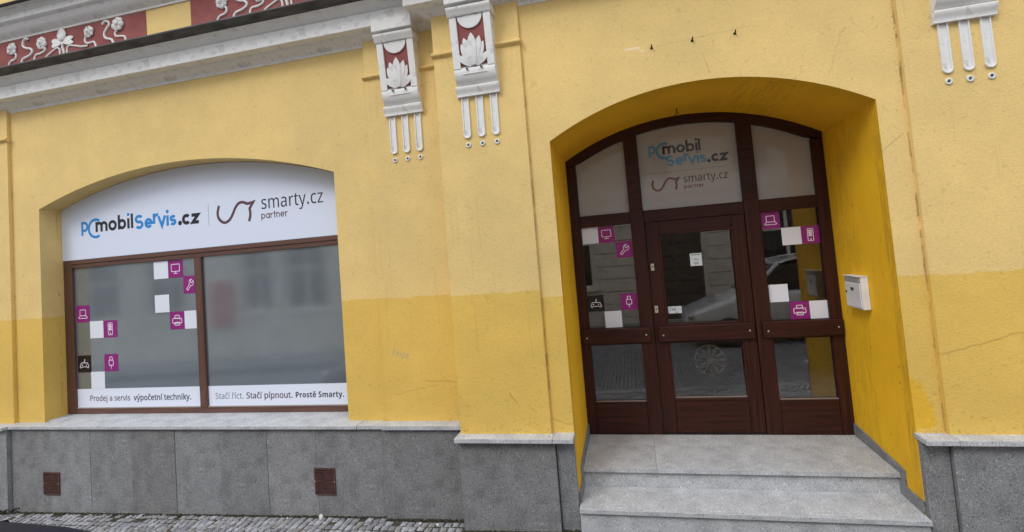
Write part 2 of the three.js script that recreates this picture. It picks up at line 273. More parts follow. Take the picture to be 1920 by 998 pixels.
function settGeo() {
  const s = 0.028, c = [[-1, -1], [1, -1], [1, 1], [-1, 1]].map(([x, z]) => [x * s + rr(-0.0045, 0.0045), z * s + rr(-0.0045, 0.0045)]), h = c.map(() => rr(-0.0015, 0.0015));
  const ring = (k, y) => c.map(([x, z], i) => [x * k, y + (y > -0.01 ? h[i] : 0), z * k]), R = [ring(0.88, 0.0), ring(0.99, -0.004), ring(1.0, -0.05)], pos = [];
  const quad = (a, b, d, e) => pos.push(...a, ...b, ...d, ...a, ...d, ...e);
  quad(R[0][3], R[0][2], R[0][1], R[0][0]);
  for (let k = 0; k < 2; k++) for (let i = 0; i < 4; i++) { const j = (i + 1) % 4; quad(R[k][i], R[k][j], R[k + 1][j], R[k + 1][i]); }
  const g = new THREE.BufferGeometry(); g.setAttribute('position', new THREE.Float32BufferAttribute(pos, 3)); g.computeVertexNormals(); return uvm(toCreasedNormals(g, 0.9));
}
const settGeos = Array.from({ length: 9 }, settGeo);
{
  const rest = [], near = [];
  const blocked = (x, z) => z < (x < -6.22 ? -0.05 : x < -1.74 ? -0.08 : x < -0.97 ? -0.045 : x < -0.14 ? 0.125 : x < 0 ? 0.09 : x < 2.36 ? 0.1 : 0.12);
  for (let r = 0; r < 24; r++) {
    const z = -0.06 + r * 0.066;
    for (let x = -8.4 + (r % 2) * 0.045; x < 6; x += rr(0.062, 0.075)) {
      const zz = z + rr(-0.006, 0.006) + 0.01 * Math.sin(x * 1.7 + r); if (blocked(x, zz)) continue;
      if (r < 2 && rnd() < 0.12) continue;                     // a few are sunk under dirt next to the wall
      rest.push([x, zz, rr(0.88, 1.12), rr(0.9, 1.06), rr(-0.1, 0.1), rr(-0.005, 0.002)]);
    }
  }
  const seen = ([x, z]) => (x > -6.5 && x < -0.9 && z < 0.32 - 0.03 * (x + 4) ? Math.hypot(x - 0.56, z - 4.04) : 100 + Math.hypot(x + 3, z));
  rest.sort((p, q) => seen(p) - seen(q)); near.push(...rest.splice(0, 300));                  // the 300 that show largest are pieces of their own
  for (const [x, z, sx, sz, a, dy] of near) {
    const m = mesh('cobble', settGeos[rnd() * 9 | 0], settMats[rnd() * 5 | 0], pavement); m.position.set(x, gy(x) + dy, z); m.rotation.set(rr(-0.03, 0.03), a, 0.026 + rr(-0.03, 0.03)); m.scale.set(sx, 1, sz);
  }
  const inst = new THREE.InstancedMesh(settGeos[0], settMats[2], rest.length), d = new THREE.Object3D(), col = new THREE.Color();
  rest.forEach(([x, z, sx, sz, a, dy], i) => { d.position.set(x, gy(x) + dy, z); d.rotation.set(0, a, 0.026); d.scale.set(sx, 1, sz); d.updateMatrix(); inst.setMatrixAt(i, d.matrix); const k = rr(0.6, 1.15); inst.setColorAt(i, col.setRGB(k, k, k)); });
  inst.name = 'cobbles'; inst.userData.kind = 'stuff'; inst.castShadow = inst.receiveShadow = true; pavement.add(inst);
}
{ // kerb stones and the cobbled carriageway, laid in arcs
  const kerb = group('kerb'); kerb.userData.kind = 'structure';
  for (let x = -9; x < 7; x += 1.0) { const k = box('kerb_stone', [0.004, 0.994, -0.16, 0.0, 1.5, 1.68], slabMats[(x + 9) % 7 | 0], kerb, 0.012); k.position.set(x, gy(x), 0); k.rotation.z = 0.026; }
  const road = mesh('road', slopedSheet(-26, 12, 1.68, 6.4, -0.136), dirtMat); road.userData.kind = 'structure';
  const spots = [];
  for (let row = 0; row < 84; row++) for (let i = 0; i < 420; i++) { const x = -16 + i * 0.066, arc = 0.32 * Math.cos(((x % 1.3) / 1.3 - 0.5) * Math.PI), z = 1.4 + row * 0.064 + arc; if (z > 1.73 && z < 6.34) spots.push([x, z]); }
  const inst = new THREE.InstancedMesh(settGeos[1], settMats[1], spots.length), d = new THREE.Object3D(), col = new THREE.Color();
  spots.forEach(([x, z], i) => { d.position.set(x + rr(-0.005, 0.005), gy(x) - 0.12 + rr(-0.004, 0.004), z); d.rotation.set(0, rr(-0.12, 0.12), 0.026); d.scale.set(rr(0.9, 1.05), 1, rr(0.88, 1.02)); d.updateMatrix(); inst.setMatrixAt(i, d.matrix); const k = rr(0.6, 1.1); inst.setColorAt(i, col.setRGB(k, k, k)); });
  inst.name = 'road_cobbles'; inst.userData.kind = 'stuff'; inst.castShadow = inst.receiveShadow = true; road.add(inst);
  const far = mesh('pavement', slopedSheet(-26, 12, 6.4, 8.3, 0.0), granite(gDark, 0.9, 0.8, 0.3)); far.userData.kind = 'structure';
}

// ================================================================== THE YELLOW HOUSE
const house = tag(group('town_house'), 'yellow plastered town house with white cornice, granite plinth and arched openings', 'building');
const WX0 = -5.86, WX1 = -2.134, DX0 = 0, DX1 = 2.378;
{ // window bay wall with its arched opening
  const s = rect(-8.5, -0.945, -0.9, 4.5); s.holes.push(archPath(new THREE.Path(), WX0, WX1, 2.772, 0.32, 0.40));
  const [a, b] = split(extrude(s, -0.75, ZF), (x, y) => x > WX0 - 0.02 && x < WX1 + 0.02 && y > 0.38 && y < 3.2);
  mesh('wall', uvFacade(a), facadeMat, house); mesh('window_reveal', uvFacade(b), facadeMat, house);
}
{ // projecting bay wall with the deep door recess
  const s = rect(-0.945, 5.4, -0.9, 4.5); s.holes.push(archPath(new THREE.Path(), DX0, DX1, 2.745, 0.328, -0.88));
  const [a, b] = split(extrude(s, -1.3, 0), (x, y) => x > DX0 - 0.02 && x < DX1 + 0.02 && y < 3.2);
  mesh('wall', uvFacade(a), facadeMat, house); mesh('door_reveal', uvm(b), revealMat, house);
}
mesh('pilaster', uvFacade(bx(-1.732, -0.946, 0.38, 3.96, ZF - 0.02, ZL, 0.004)), facadeMat, house);
mesh('pilaster', uvFacade(bx(-7.6, -6.255, 0.38, 3.96, ZF - 0.02, ZL, 0.004)), facadeMat, house);
mesh('pilaster', uvFacade(bx(-0.948, -0.177, 0.36, 3.96, -0.02, ZP, 0.004)), facadeMat, house);
mesh('pilaster', uvFacade(bx(2.561, 3.325, 0.36, 3.96, -0.02, ZP, 0.004)), facadeMat, house);
// thin string courses that stop at the consoles
const course = (x0, x1, z) => mesh('string_course', uvFacade(prism([[z - 0.01, 3.632], [z + 0.022, 3.627], [z + 0.032, 3.618], [z + 0.03, 3.606], [z + 0.012, 3.592], [z - 0.01, 3.588]], x0, x1)), facadeMat, house);
course(-1.745, -1.515, ZL); course(-1.17, -0.947, ZL); course(-0.958, -0.735, ZP); course(-0.39, -0.165, ZP); course(2.548, 2.765, ZP); course(3.105, 3.338, ZP); course(-7.6, -6.24, ZL);
// lower and upper cornices
const wallLine = [[-8.5, ZF], [-0.945, ZF], [-0.945, 0], [5.4, 0]];
mesh('cornice', uvm(sweep([[-0.03, 3.925], [0.006, 3.925], [0.012, 3.945], [0.03, 3.962], [0.055, 3.972], [0.08, 3.983], [0.1, 4.0], [0.108, 4.012], [0.183, 4.02], [0.186, 4.024], [0.186, 4.142], [0.18, 4.148], [0.18, 4.156], [0.192, 4.16], [0.206, 4.174], [0.226, 4.196], [0.25, 4.212], [0.27, 4.218], [0.27, 4.226], [0.2, 4.236]], wallLine), false), whiteMat, house);
mesh('cornice_flashing_shade', uvm(sweep([[0.2, 4.229], [0.285, 4.228], [0.345, 4.262], [0.362, 4.264], [0.362, 4.276], [0.35, 4.28], [-0.02, 4.36]], wallLine)), zincMat, house);  // metal edge; its dark underside paints in the overhang's shade and dirt
mesh('upper_cornice', uvm(sweep([[-0.02, 4.775], [0.015, 4.775], [0.02, 4.795], [0.04, 4.81], [0.07, 4.83], [0.095, 4.86], [0.115, 4.895], [0.15, 4.912], [0.155, 4.918], [0.155, 4.975], [0.165, 4.985], [0.185, 5.0], [0.215, 5.012], [0.235, 5.016], [0.235, 5.022], [0.1, 5.03]], wallLine)), whiteMat, house);
mesh('cornice_flashing_shade', uvm(sweep([[0.1, 5.024], [0.262, 5.024], [0.27, 5.03], [0.27, 5.038], [0.255, 5.044], [-0.02, 5.1]], wallLine)), zincMat, house);
for (const [x0, x1, z] of [[-8.5, -0.946, ZF], [-0.946, 5.4, 0]]) mesh('upper_wall', uvFacade(bx(x0, x1, 4.49, 7.2, z - 0.6, z)), facadeMat, house);
// attic block above each console, standing on the line of the fascia
for (const [x, z] of [[-1.344, ZF], [-0.562, 0], [2.943, 0]]) { const k = z < -0.1 ? 0.213 : 0.213; mesh('console_block', uvm(bx(x - 0.195, x + 0.195, 3.95, 4.06, z, z + k, 0.003)), whiteMat, house); mesh('console_neck', uvm(bx(x - 0.17, x + 0.17, 3.925, 3.95, z, z + 0.15)), whiteMat, house); }

// ---- consoles
function leafGeo(L, W, bend) {
  const s = new THREE.Shape(); s.moveTo(-W * 0.18, 0); s.bezierCurveTo(-W * 0.45 + bend * 0.3, L * 0.3, -W * 0.78 + bend * 0.7, L * 0.74, bend, L);
  s.bezierCurveTo(W * 0.78 + bend * 0.7, L * 0.74, W * 0.45 + bend * 0.3, L * 0.3, W * 0.18, 0); s.closePath();
  const g = extrude(s, 0, 0.014, 0.006, 7), p = g.attributes.position;       // a central rib: raise the middle line
  for (let i = 0; i < p.count; i++) if (p.getZ(i) > 0.006) { const y = clamp(p.getY(i) / L), c = bend * y * y, d = Math.abs(p.getX(i) - c) / (W * 0.5); p.setZ(i, p.getZ(i) + 0.006 * y * (1 - y) * 2 - 0.004 * clamp(1 - d * 3)); }
  g.deleteAttribute('normal'); g.computeVertexNormals(); return uvm(toCreasedNormals(g, 0.7));
}
function makeConsole() {
  const c = new THREE.Group(); c.name = 'console';
  const y0 = 3.205;
  const cap = [[-0.02, 3.93], [0.16, 3.93], [0.167, 3.926], [0.168, 3.915], [0.162, 3.9], [0.15, 3.885], [0.143, 3.868], [0.136, 3.858], [-0.02, 3.858]];
  mesh('cap', uvm(prism(cap, -0.19, 0.19)), whiteMat, c);
  const core = [[-0.02, 3.86], [0.108, 3.86], [0.066, 3.452], [0.06, 3.40], [-0.02, 3.40]];
  mesh('body', uvm(prism(core, -0.176, 0.176)), whiteMat, c);
  const scroll = [[-0.02, 3.428], [0.079, 3.43], [0.084, 3.41], [0.082, 3.385], [0.074, 3.358], [0.06, 3.332], [0.042, 3.312], [0.026, 3.302], [-0.02, 3.30]];
  mesh('scroll', uvm(prism(scroll, -0.178, 0.178)), whiteMat, c);
  mesh('scroll_line', uvm(prism([[0.082, 3.384], [0.086, 3.383], [0.085, 3.376], [0.078, 3.376]], -0.105, 0.105)), whiteMat, c);
  const tilt = Math.atan2(0.042, 0.408);
  for (const s of [-1, 1]) { const st = [[0.105, 3.86], [0.128, 3.86], [0.086, 3.43], [0.063, 3.43]]; mesh('side_stile', uvm(prism(st, s < 0 ? -0.178 : 0.118, s < 0 ? -0.118 : 0.178)), whiteMat, c); }
  const place = (m, x, y, out) => { m.position.set(x, y, 0.108 - (3.86 - y) * 0.103 + out); m.rotation.x = tilt; return m; };
  place(mesh('red_panel', uvm(bx(-0.117, 0.117, -0.205, 0.205, 0, 0.004)), redMat, c), 0, 3.652, 0.0005);
  const hd = new THREE.Shape(); hd.absarc(0, 0, 0.108, Math.PI, Math.PI * 2, false); hd.closePath();
  place(mesh('half_disc', uvm(extrude(hd, 0, 0.013, 0.003, 28)), whiteMat, c), 0, 3.857, 0.0052);
  const leaves = [[0, 0.27, 0.084, 0, 7], [0.2, 0.245, 0.07, 0.014, 4], [-0.2, 0.245, 0.07, -0.014, 4], [0.64, 0.2, 0.066, -0.05, 2], [-0.64, 0.2, 0.066, 0.05, 2], [1.12, 0.15, 0.056, -0.04, 0.5], [-1.12, 0.15, 0.056, 0.04, 0.5]];
  for (const [a, L, W, b, k] of leaves) { const m = mesh('leaf', leafGeo(L, W, b), whiteMat, c); place(m, Math.sin(a) * 0.032, 3.443, 0.0055 + k * 0.0016); m.rotation.z = -a; }
  for (const s of [-1, 1]) { const b = mesh('bolt', uvm(new THREE.CylinderGeometry(0.008, 0.009, 0.03, 10)), zincMat, c); b.rotation.x = Math.PI / 2; b.position.set(s * 0.062, 3.418, 0.086); }
  const foot = [[-0.02, 3.29], [0.05, 3.29], [0.057, 3.284], [0.057, 3.272], [0.05, 3.256], [0.04, 3.238], [0.034, 3.222], [0.034, 3.207], [-0.02, 3.205]];
  mesh('foot_moulding', uvm(prism(foot, -0.188, 0.188)), whiteMat, c);
  for (const x of [-0.126, 0, 0.126]) {
    const U = (w, top, bot) => { const s = new THREE.Shape(); s.moveTo(-w, top); s.lineTo(-w, bot + w); s.absarc(0, bot + w, w, Math.PI, Math.PI * 2, false); s.lineTo(w, top); s.closePath(); return s; };
    const rim = new THREE.Shape(), top = 3.21, a = 0.032, b = 0.022, cy = 2.885;
    rim.moveTo(-a, top); rim.lineTo(-a, cy); for (let k = 1; k < 16; k++) { const t = Math.PI + Math.PI * k / 16; rim.lineTo(Math.cos(t) * a, cy + Math.sin(t) * a); } rim.lineTo(a, cy); rim.lineTo(a, top); rim.lineTo(b, top); rim.lineTo(b, cy);
    for (let k = 1; k < 16; k++) { const t = -Math.PI * k / 16; rim.lineTo(Math.cos(t) * b, cy + Math.sin(t) * b); } rim.lineTo(-b, cy); rim.lineTo(-b, top); rim.closePath();
    const f = mesh('flute', uvm(mergeGeometries([extrude(rim, -0.005, 0.016, 0.002, 12), extrude(U(0.022, 3.2, 2.863), -0.005, 0.006, 0, 12)].map((g) => { g.deleteAttribute('uv'); return g; }))), whiteMat, c); f.position.x = x;
    const r = mesh('ring', uvm(new THREE.TorusGeometry(0.0165, 0.007, 8, 20)), whiteMat, c); r.position.set(x, 2.797, 0.004);
    mesh('ring_centre', uvm(new THREE.CylinderGeometry(0.012, 0.012, 0.004, 14).rotateX(Math.PI / 2).translate(x, 2.797, 0.002)), zincMat, c);
  }
  return c;
}
const console0 = makeConsole();
[[-1.344, ZL], [-0.562, ZP], [2.943, ZP]].forEach(([x, z], i) => { const c = i ? console0.clone() : console0; c.position.set(x, 0, z); house.add(c); });

// ---- painted frieze with plaster water lilies between the two cornices
function lily(parent, x, y, s, kind) {
  const parts = [];
  if (kind === 'lotus') {
    for (const [a, L] of [[-0.5, 0.1], [-0.25, 0.12], [0, 0.13], [0.25, 0.12], [0.5, 0.1]]) { const g = leafGeo(L * s, 0.06 * s, 0); g.rotateZ(-a); g.translate(0, -0.03 * s, 0.006 + (1 - Math.abs(a)) * 0.006); parts.push(g); }
    parts.push(new THREE.SphereGeometry(0.05 * s, 12, 8).scale(1, 0.9, 0.5).translate(0, 0, 0.012));
    for (const a of [1.35, -1.35, 1.75, -1.75]) { const g = leafGeo(0.15 * s, 0.06 * s, 0); g.rotateZ(-a); g.translate(0, -0.045 * s, 0.004); parts.push(g); }
  } else {
    for (let k = 0; k < 7; k++) { const a = k / 7 * 6.283 + x, q = 0.042 * s * rr(0.8, 1.1); parts.push(new THREE.SphereGeometry(0.034 * s * rr(0.85, 1.15), 9, 7).scale(1, 1, 0.55).translate(Math.cos(a) * q, Math.sin(a) * q * 1.1, 0.012)); }
    parts.push(new THREE.SphereGeometry(0.032 * s, 10, 8).scale(1, 1, 0.9).translate(0, 0.004, 0.02));
    for (let k = 0; k < 5; k++) { const a = k * 1.3 + x; parts.push(new THREE.TorusGeometry(0.024 * s, 0.005, 5, 10, 2.4).rotateZ(a).translate(Math.cos(a) * 0.02, Math.sin(a) * 0.02, 0.03)); }
  }
  const g = mergeGeometries(parts.map((q) => { const f = flat(q); f.deleteAttribute('uv'); return f; })); uvm(g);
  const m = mesh('relief_flower', g, whiteMat, parent); m.position.set(x, y, ZF + 0.004); return m;
}
function stem(parent, pts, r = 0.012) {
  const cv = new THREE.CatmullRomCurve3(pts.map(([x, y]) => new THREE.Vector3(x, y, ZF + 0.01)));
  const g = new THREE.TubeGeometry(cv, 26, r, 7); mesh('relief_stem', uvm(g), whiteMat, parent);
}
function friezePanel(x0, x1, ox) {
  const p = mesh('frieze_panel', uvm(bx(x0, x1, 4.37, 4.77, ZF - 0.02, ZF + 0.006, 0.002)), redMat, house);
  const B = 4.475, o = (x) => x + ox;
  lily(p, o(-6.175), 4.672, 1, 'rose'); stem(p, [[o(-6.16), 4.63], [o(-6.12), 4.6], [o(-6.13), 4.55], [o(-6.2), 4.53], [o(-6.23), 4.5], [o(-6.24), 4.4]]);
  stem(p, [[o(-5.93), 4.735], [o(-5.95), 4.76], [o(-6.0), 4.74], [o(-6.01), 4.68], [o(-5.96), 4.645], [o(-5.9), 4.63], [o(-5.87), 4.59], [o(-5.92), 4.55], [o(-6.02), 4.52], [o(-6.05), 4.4]], 0.014);
  lily(p, o(-5.722), 4.662, 1, 'rose'); stem(p, [[o(-5.7), 4.63], [o(-5.68), 4.58], [o(-5.74), 4.55], [o(-5.82), 4.54], [o(-5.84), 4.5], [o(-5.84), 4.4]]);
  lily(p, o(-5.421), 4.672, 1.1, 'lotus'); stem(p, [[o(-5.41), 4.63], [o(-5.425), 4.57], [o(-5.41), 4.52], [o(-5.4), 4.4]], 0.014);
  stem(p, [[o(-5.47), 4.4], [o(-5.47), 4.55], [o(-5.5), 4.57], [o(-5.58), 4.54], [o(-5.67), 4.49], [o(-5.72), 4.42]], 0.011);
  stem(p, [[o(-5.34), 4.4], [o(-5.36), 4.53], [o(-5.34), 4.565], [o(-5.26), 4.555], [o(-5.15), 4.525], [o(-5.06), 4.52]], 0.011);
  lily(p, o(-5.04), 4.672, 0.9, 'rose'); stem(p, [[o(-5.06), 4.64], [o(-5.1), 4.6], [o(-5.09), 4.56], [o(-5.03), 4.545], [o(-4.98), 4.55], [o(-4.95), 4.5], [o(-4.94), 4.4]]);
  stem(p, [[o(-4.85), 4.72], [o(-4.83), 4.745], [o(-4.78), 4.745], [o(-4.755), 4.71], [o(-4.8), 4.655], [o(-4.83), 4.61], [o(-4.81), 4.56], [o(-4.74), 4.535], [o(-4.71), 4.5], [o(-4.7), 4.4]], 0.014);
  lily(p, o(-4.632), 4.685, 1.05, 'rose'); stem(p, [[o(-4.64), 4.63], [o(-4.68), 4.6], [o(-4.67), 4.56], [o(-4.6), 4.545], [o(-4.55), 4.53], [o(-4.54), 4.4]]);
}
friezePanel(-6.5, -4.27, 0); friezePanel(-3.69, -1.55, 2.88);

// ---- granite plinth: face slabs, capping stones, window sill
const XJ = [-6.2, -5.64, -5.1, -4.56, -4.02, -3.485, -2.955, -2.425, -1.735];
const slab = (x0, x1, y1, z0, z1, i) => box('plinth_slab', [x0 + 0.002, x1 - 0.002, -0.75, y1, z0, z1], slabMats[i % 7], house, 0.003);
const VENTS = [[-5.725, -5.527, -0.295, -0.083], [-2.44, -2.252, -0.205, 0.015]];
XJ.slice(0, -1).forEach((x, i) => {
  const a = x + 0.002, b = XJ[i + 1] - 0.002, top = 0.379 - (i % 2) * 0.002, z = -0.115 + [0, 2, 1, 3, 0, 2, 1, 3][i] * 0.0012, p = [[a, -0.75]];
  for (const [v0, v1, y0, y1] of VENTS) if (v0 < b && v1 > b) p.push([b, -0.75], [b, y0], [v0, y0], [v0, y1], [b, y1]);
  if (p.length === 1) p.push([b, -0.75]);
  p.push([b, top], [a, top]);
  for (const [v0, v1, y0, y1] of VENTS) if (v0 < a && v1 > a) p.push([a, y1], [v1, y1], [v1, y0], [a, y0]);
  const s = new THREE.Shape(); p.forEach(([u, v], k) => (k ? s.lineTo(u, v) : s.moveTo(u, v))); s.closePath();
  mesh('plinth_slab', uvm(extrude(s, ZF, z), false, x * 1.3, i * 0.4), slabMats[i % 7], house);
});
for (const [v0, v1, y0, y1] of VENTS) box('vent_shaft', [v0 - 0.01, v1 + 0.01, y0 - 0.01, y1 + 0.01, ZF - 0.005, ZF + 0.004], slabMats[1], house);
slab(-1.733, -0.957, 0.385, ZF, -0.082, 3); slab(-7.7, -6.204, 0.378, ZF, -0.075, 1); slab(-8.5, -7.7, 0.378, ZF, -0.075, 4);
slab(-0.955, -0.149, 0.349, -0.1, 0.08, 3); slab(-0.147, -0.002, 0.349, -0.03, 0.045, 5); slab(2.38, 2.543, 0.349, -0.03, 0.045, 0); slab(2.545, 3.36, 0.349, -0.1, 0.08, 2); slab(3.362, 4.4, 0.349, -0.1, 0.08, 6); slab(4.402, 5.4, 0.349, -0.1, 0.08, 0);
const caps = [[-8.5, -6.205, 0.38, 0.413, ZF - 0.03, -0.03], [-6.203, -5.62, 0.381, 0.413, ZF - 0.03, -0.083], [-1.98, -1.718, 0.381, 0.416, ZF - 0.03, -0.083], [-1.716, -0.952, 0.386, 0.424, ZF - 0.03, -0.05], [-0.968, -0.16, 0.35, 0.386, -0.02, 0.142], [-0.158, 0.004, 0.35, 0.386, -0.02, 0.14], [2.37, 2.56, 0.35, 0.386, -0.02, 0.14], [2.562, 3.6, 0.35, 0.387, -0.02, 0.142], [3.602, 5.4, 0.35, 0.387, -0.02, 0.142]];
for (const c of caps) box('plinth_cap', c, capMat, house, 0.004);
for (const [x0, x1] of [[-5.618, -4.36], [-4.358, -3.1], [-3.098, -1.982]]) mesh('window_sill', uvm(prism([[-0.6, 0.381], [-0.083, 0.381], [-0.08, 0.385], [-0.08, 0.411], [-0.084, 0.415], [-0.45, 0.427], [-0.6, 0.427]], x0, x1), false, x0), capMat, house);
mesh('window_sill', uvm(bx(-5.9, -5.62, 0.381, 0.427, -0.6, ZF - 0.031)), capMat, house);

// ---- shop window
const shop = group('shop_window', house);
const fr = (n, b, along) => box(n, b, winFrameMat, shop, 0.004, along);
fr('frame_post', [WX0 + 0.002, -5.735, 0.43, 2.178, -0.54, ZW + 0.012]); fr('frame_post', [-2.25, WX1 - 0.002, 0.43, 2.178, -0.54, ZW + 0.012]);
fr('frame_rail', [-5.733, -2.252, 0.43, 0.488, -0.54, ZW + 0.01], true); fr('frame_rail', [-5.733, -2.252, 2.084, 2.13, -0.54, ZW + 0.008], true); fr('frame_rail', [-5.733, -2.252, 2.132, 2.178, -0.54, ZW + 0.016], true);
fr('mullion', [-4.028, -3.94, 0.49, 2.083, -0.54, ZW + 0.014]);
for (const [x0, x1] of [[-5.733, -4.03], [-3.938, -2.252]]) {
  const p = mesh('pane', uvm(bx(x0, x1, 0.489, 2.083, -0.49, ZW - 0.012)), frostMat, shop); p.userData.label = 'pane covered with grey frosted film';
  box('glazing_bead', [x0, x1, 0.4885, 0.497, ZW - 0.0115, ZW + 0.002], new THREE.MeshStandardMaterial({ name: 'pale glazing seal', color: new THREE.Color().setRGB(0.4, 0.38, 0.37), roughness: 0.6 }), shop);
}
{ const s = new THREE.Shape(); archPath(s, WX0 + 0.004, WX1 - 0.004, 2.77, 0.316, 2.15); mesh('back_panel', uvm(extrude(s, -0.6, -0.5)), winFrameMat, shop); }
mesh('back_panel', uvm(bx(WX0, WX1, 0.43, 2.15, -0.6, -0.545)), winFrameMat, shop);

// ---- entrance door in the recess
const door = group('entrance_door', house);
const Z0 = ZD - 0.07, dz = (n, b, m = wood, along = false, r = 0.004) => box(n, b, m, door, r, along);
const oy = (x) => archY(x, DX0, DX1, 2.747, 0.332);
function archPiece(name, x0, x1, ylo, yhi, m, z0 = Z0, z1 = ZD) { // piece between two height functions
  const s = new THREE.Shape(), n = 16; for (let i = 0; i <= n; i++) { const x = x0 + (x1 - x0) * i / n; i ? s.lineTo(x, ylo(x)) : s.moveTo(x, ylo(x)); } for (let i = n; i >= 0; i--) { const x = x0 + (x1 - x0) * i / n; s.lineTo(x, yhi(x)); } s.closePath();
  return mesh(name, uvm(extrude(s, z0, z1, 0, 1), true), m, door);
}
archPiece('arch_head', 0.001, 2.377, (x) => archY(x, 0.1, 2.278, 2.687, 0.296) * (x > 0.1 && x < 2.278 ? 1 : 0) + (x <= 0.1 || x >= 2.278 ? 2.687 : 0), (x) => oy(x) + 0.004, wood);
dz('frame_post', [0.001, 0.1, 0.0, 2.686, Z0, ZD - 0.001], wood); dz('frame_post', [2.275, 2.377, 0.0, 2.686, Z0, ZD - 0.001], wood2);
const head = (x) => archY(clamp(x, 0.1, 2.278), 0.1, 2.278, 2.687, 0.296) + 0.002;
dz('mullion', [0.593, 0.725, 0.0, 2.19, Z0, ZD + 0.004], wood2); dz('mullion', [1.648, 1.783, 0.0, 2.19, Z0, ZD + 0.004], wood3);
archPiece('mullion', 0.593, 0.725, () => 2.191, head, wood2, Z0, ZD + 0.004); archPiece('mullion', 1.648, 1.783, () => 2.191, head, wood3, Z0, ZD + 0.004);
dz('transom', [0.101, 0.592, 2.056, 2.172, Z0, ZD], wood3, true); dz('transom', [0.726, 1.647, 2.056, 2.172, Z0, ZD], wood, true); dz('transom', [1.784, 2.274, 2.056, 2.172, Z0, ZD], wood2, true);
// milky panes above the transom
archPiece('fanlight_pane', 0.095, 0.6, () => 2.165, (x) => head(x) + 0.01, filmMat, ZD - 0.045, ZD - 0.035);
archPiece('fanlight_pane', 1.778, 2.283, () => 2.165, (x) => head(x) + 0.01, filmMat, ZD - 0.045, ZD - 0.035);
// side lights
for (const [x0, x1, w] of [[0.101, 0.592, wood2], [1.784, 2.274, wood]]) {
  dz('kick_panel', [x0, x1, 0.001, 0.312, Z0, ZD - 0.006], w, true); dz('lock_rail', [x0, x1, 0.869, 1.03, Z0, ZD - 0.006], w, true);
  dz('glazing_bead', [x0, x1, 0.3125, 0.322, ZD - 0.03, ZD - 0.008], beadMat, true, 0.002);
  mesh('pane', uvm(bx(x0 - 0.004, x1 + 0.004, 0.312, 0.87, ZD - 0.042, ZD - 0.036)), glassMat, door); mesh('pane', uvm(bx(x0 - 0.004, x1 + 0.004, 1.03, 2.056, ZD - 0.042, ZD - 0.036)), glassMat, door);
}
// the leaf
dz('leaf_stile', [0.729, 0.86, 0.012, 2.052, Z0 + 0.01, ZD - 0.008], wood3); dz('leaf_stile', [1.518, 1.644, 0.012, 2.052, Z0 + 0.01, ZD - 0.008], wood2);
dz('leaf_rail', [0.861, 1.517, 0.012, 0.316, Z0 + 0.01, ZD - 0.01], wood, true); dz('leaf_rail', [0.861, 1.517, 0.868, 1.045, Z0 + 0.01, ZD - 0.01], wood2, true); dz('leaf_rail', [0.861, 1.517, 1.925, 2.052, Z0 + 0.01, ZD - 0.01], wood3, true);
const bead = (x0, x1, y0, y1) => { const w = 0.022, z = [ZD - 0.036, ZD - 0.001]; dz('moulding', [x0 - w, x1 + w, y0 - w, y0 + 0.002, ...z], wood, true, 0.006); dz('moulding', [x0 - w, x1 + w, y1 - 0.002, y1 + w, ...z], wood, true, 0.006); dz('moulding', [x0 - w, x0 + 0.002, y0 + 0.003, y1 - 0.003, ...z], wood2, false, 0.006); dz('moulding', [x1 - 0.002, x1 + w, y0 + 0.003, y1 - 0.003, ...z], wood2, false, 0.006); };
bead(0.864, 1.514, 1.05, 1.918); bead(0.864, 1.514, 0.337, 0.868);
dz('glazing_bead', [0.866, 1.512, 0.3395, 0.349, ZD - 0.034, ZD - 0.012], beadMat, true, 0.002);
mesh('pane', uvm(bx(0.86, 1.518, 1.045, 1.925, ZD - 0.046, ZD - 0.04)), glassMat, door); mesh('pane', uvm(bx(0.86, 1.518, 0.316, 0.868, ZD - 0.046, ZD - 0.04)), glassMat, door);
for (const [x0, x1, w] of [[0.024, 0.69, wood3], [0.76, 1.627, wood], [1.695, 2.37, wood2]]) {
  dz('push_board', [x0, x1, 0.889, 1.033, ZD - 0.005, ZD + 0.032], w, true, 0.008);
  for (const x of [x0 + 0.045, x1 - 0.045]) mesh('screw', uvm(new THREE.SphereGeometry(0.008, 10, 6).scale(1, 1, 0.4).translate(x, 0.95 + (x > x0 + 0.2 ? 0.012 : 0), ZD + 0.033)), steelMat, door);
}
for (const y of [1.61, 1.198]) { const p = dz('lock_plate', [0.748, 0.78, y - 0.034, y + 0.034, ZD - 0.008, ZD + 0.0], new THREE.MeshStandardMaterial({ name: 'pale lock plate', color: new THREE.Color().setRGB(0.55, 0.5, 0.4), roughness: 0.4, metalness: 0.4 }), false, 0.003); p.userData.label = 'pale lock plate with keyhole';
  mesh('keyhole', uvm(new THREE.CylinderGeometry(0.007, 0.007, 0.004, 12).rotateX(Math.PI / 2).translate(0.764, y + 0.006, ZD + 0.001)), darkIron, door); }
// what the clear panes look into
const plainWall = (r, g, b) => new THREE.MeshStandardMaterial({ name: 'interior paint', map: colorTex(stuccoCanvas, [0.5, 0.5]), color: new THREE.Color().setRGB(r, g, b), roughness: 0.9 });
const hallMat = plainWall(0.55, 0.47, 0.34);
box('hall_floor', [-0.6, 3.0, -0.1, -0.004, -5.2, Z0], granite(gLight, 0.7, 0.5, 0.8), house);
box('hall_wall', [-0.7, -0.6, -0.1, 3.4, -5.2, -1.3], hallMat, house); box('hall_wall', [3.0, 3.1, -0.1, 3.4, -5.2, -1.3], hallMat, house); box('hall_wall', [-0.7, 3.1, -0.1, 3.4, -5.3, -5.2], hallMat, house); box('hall_ceiling', [-0.7, 3.1, 3.4, 3.5, -5.3, -1.3], hallMat, house);

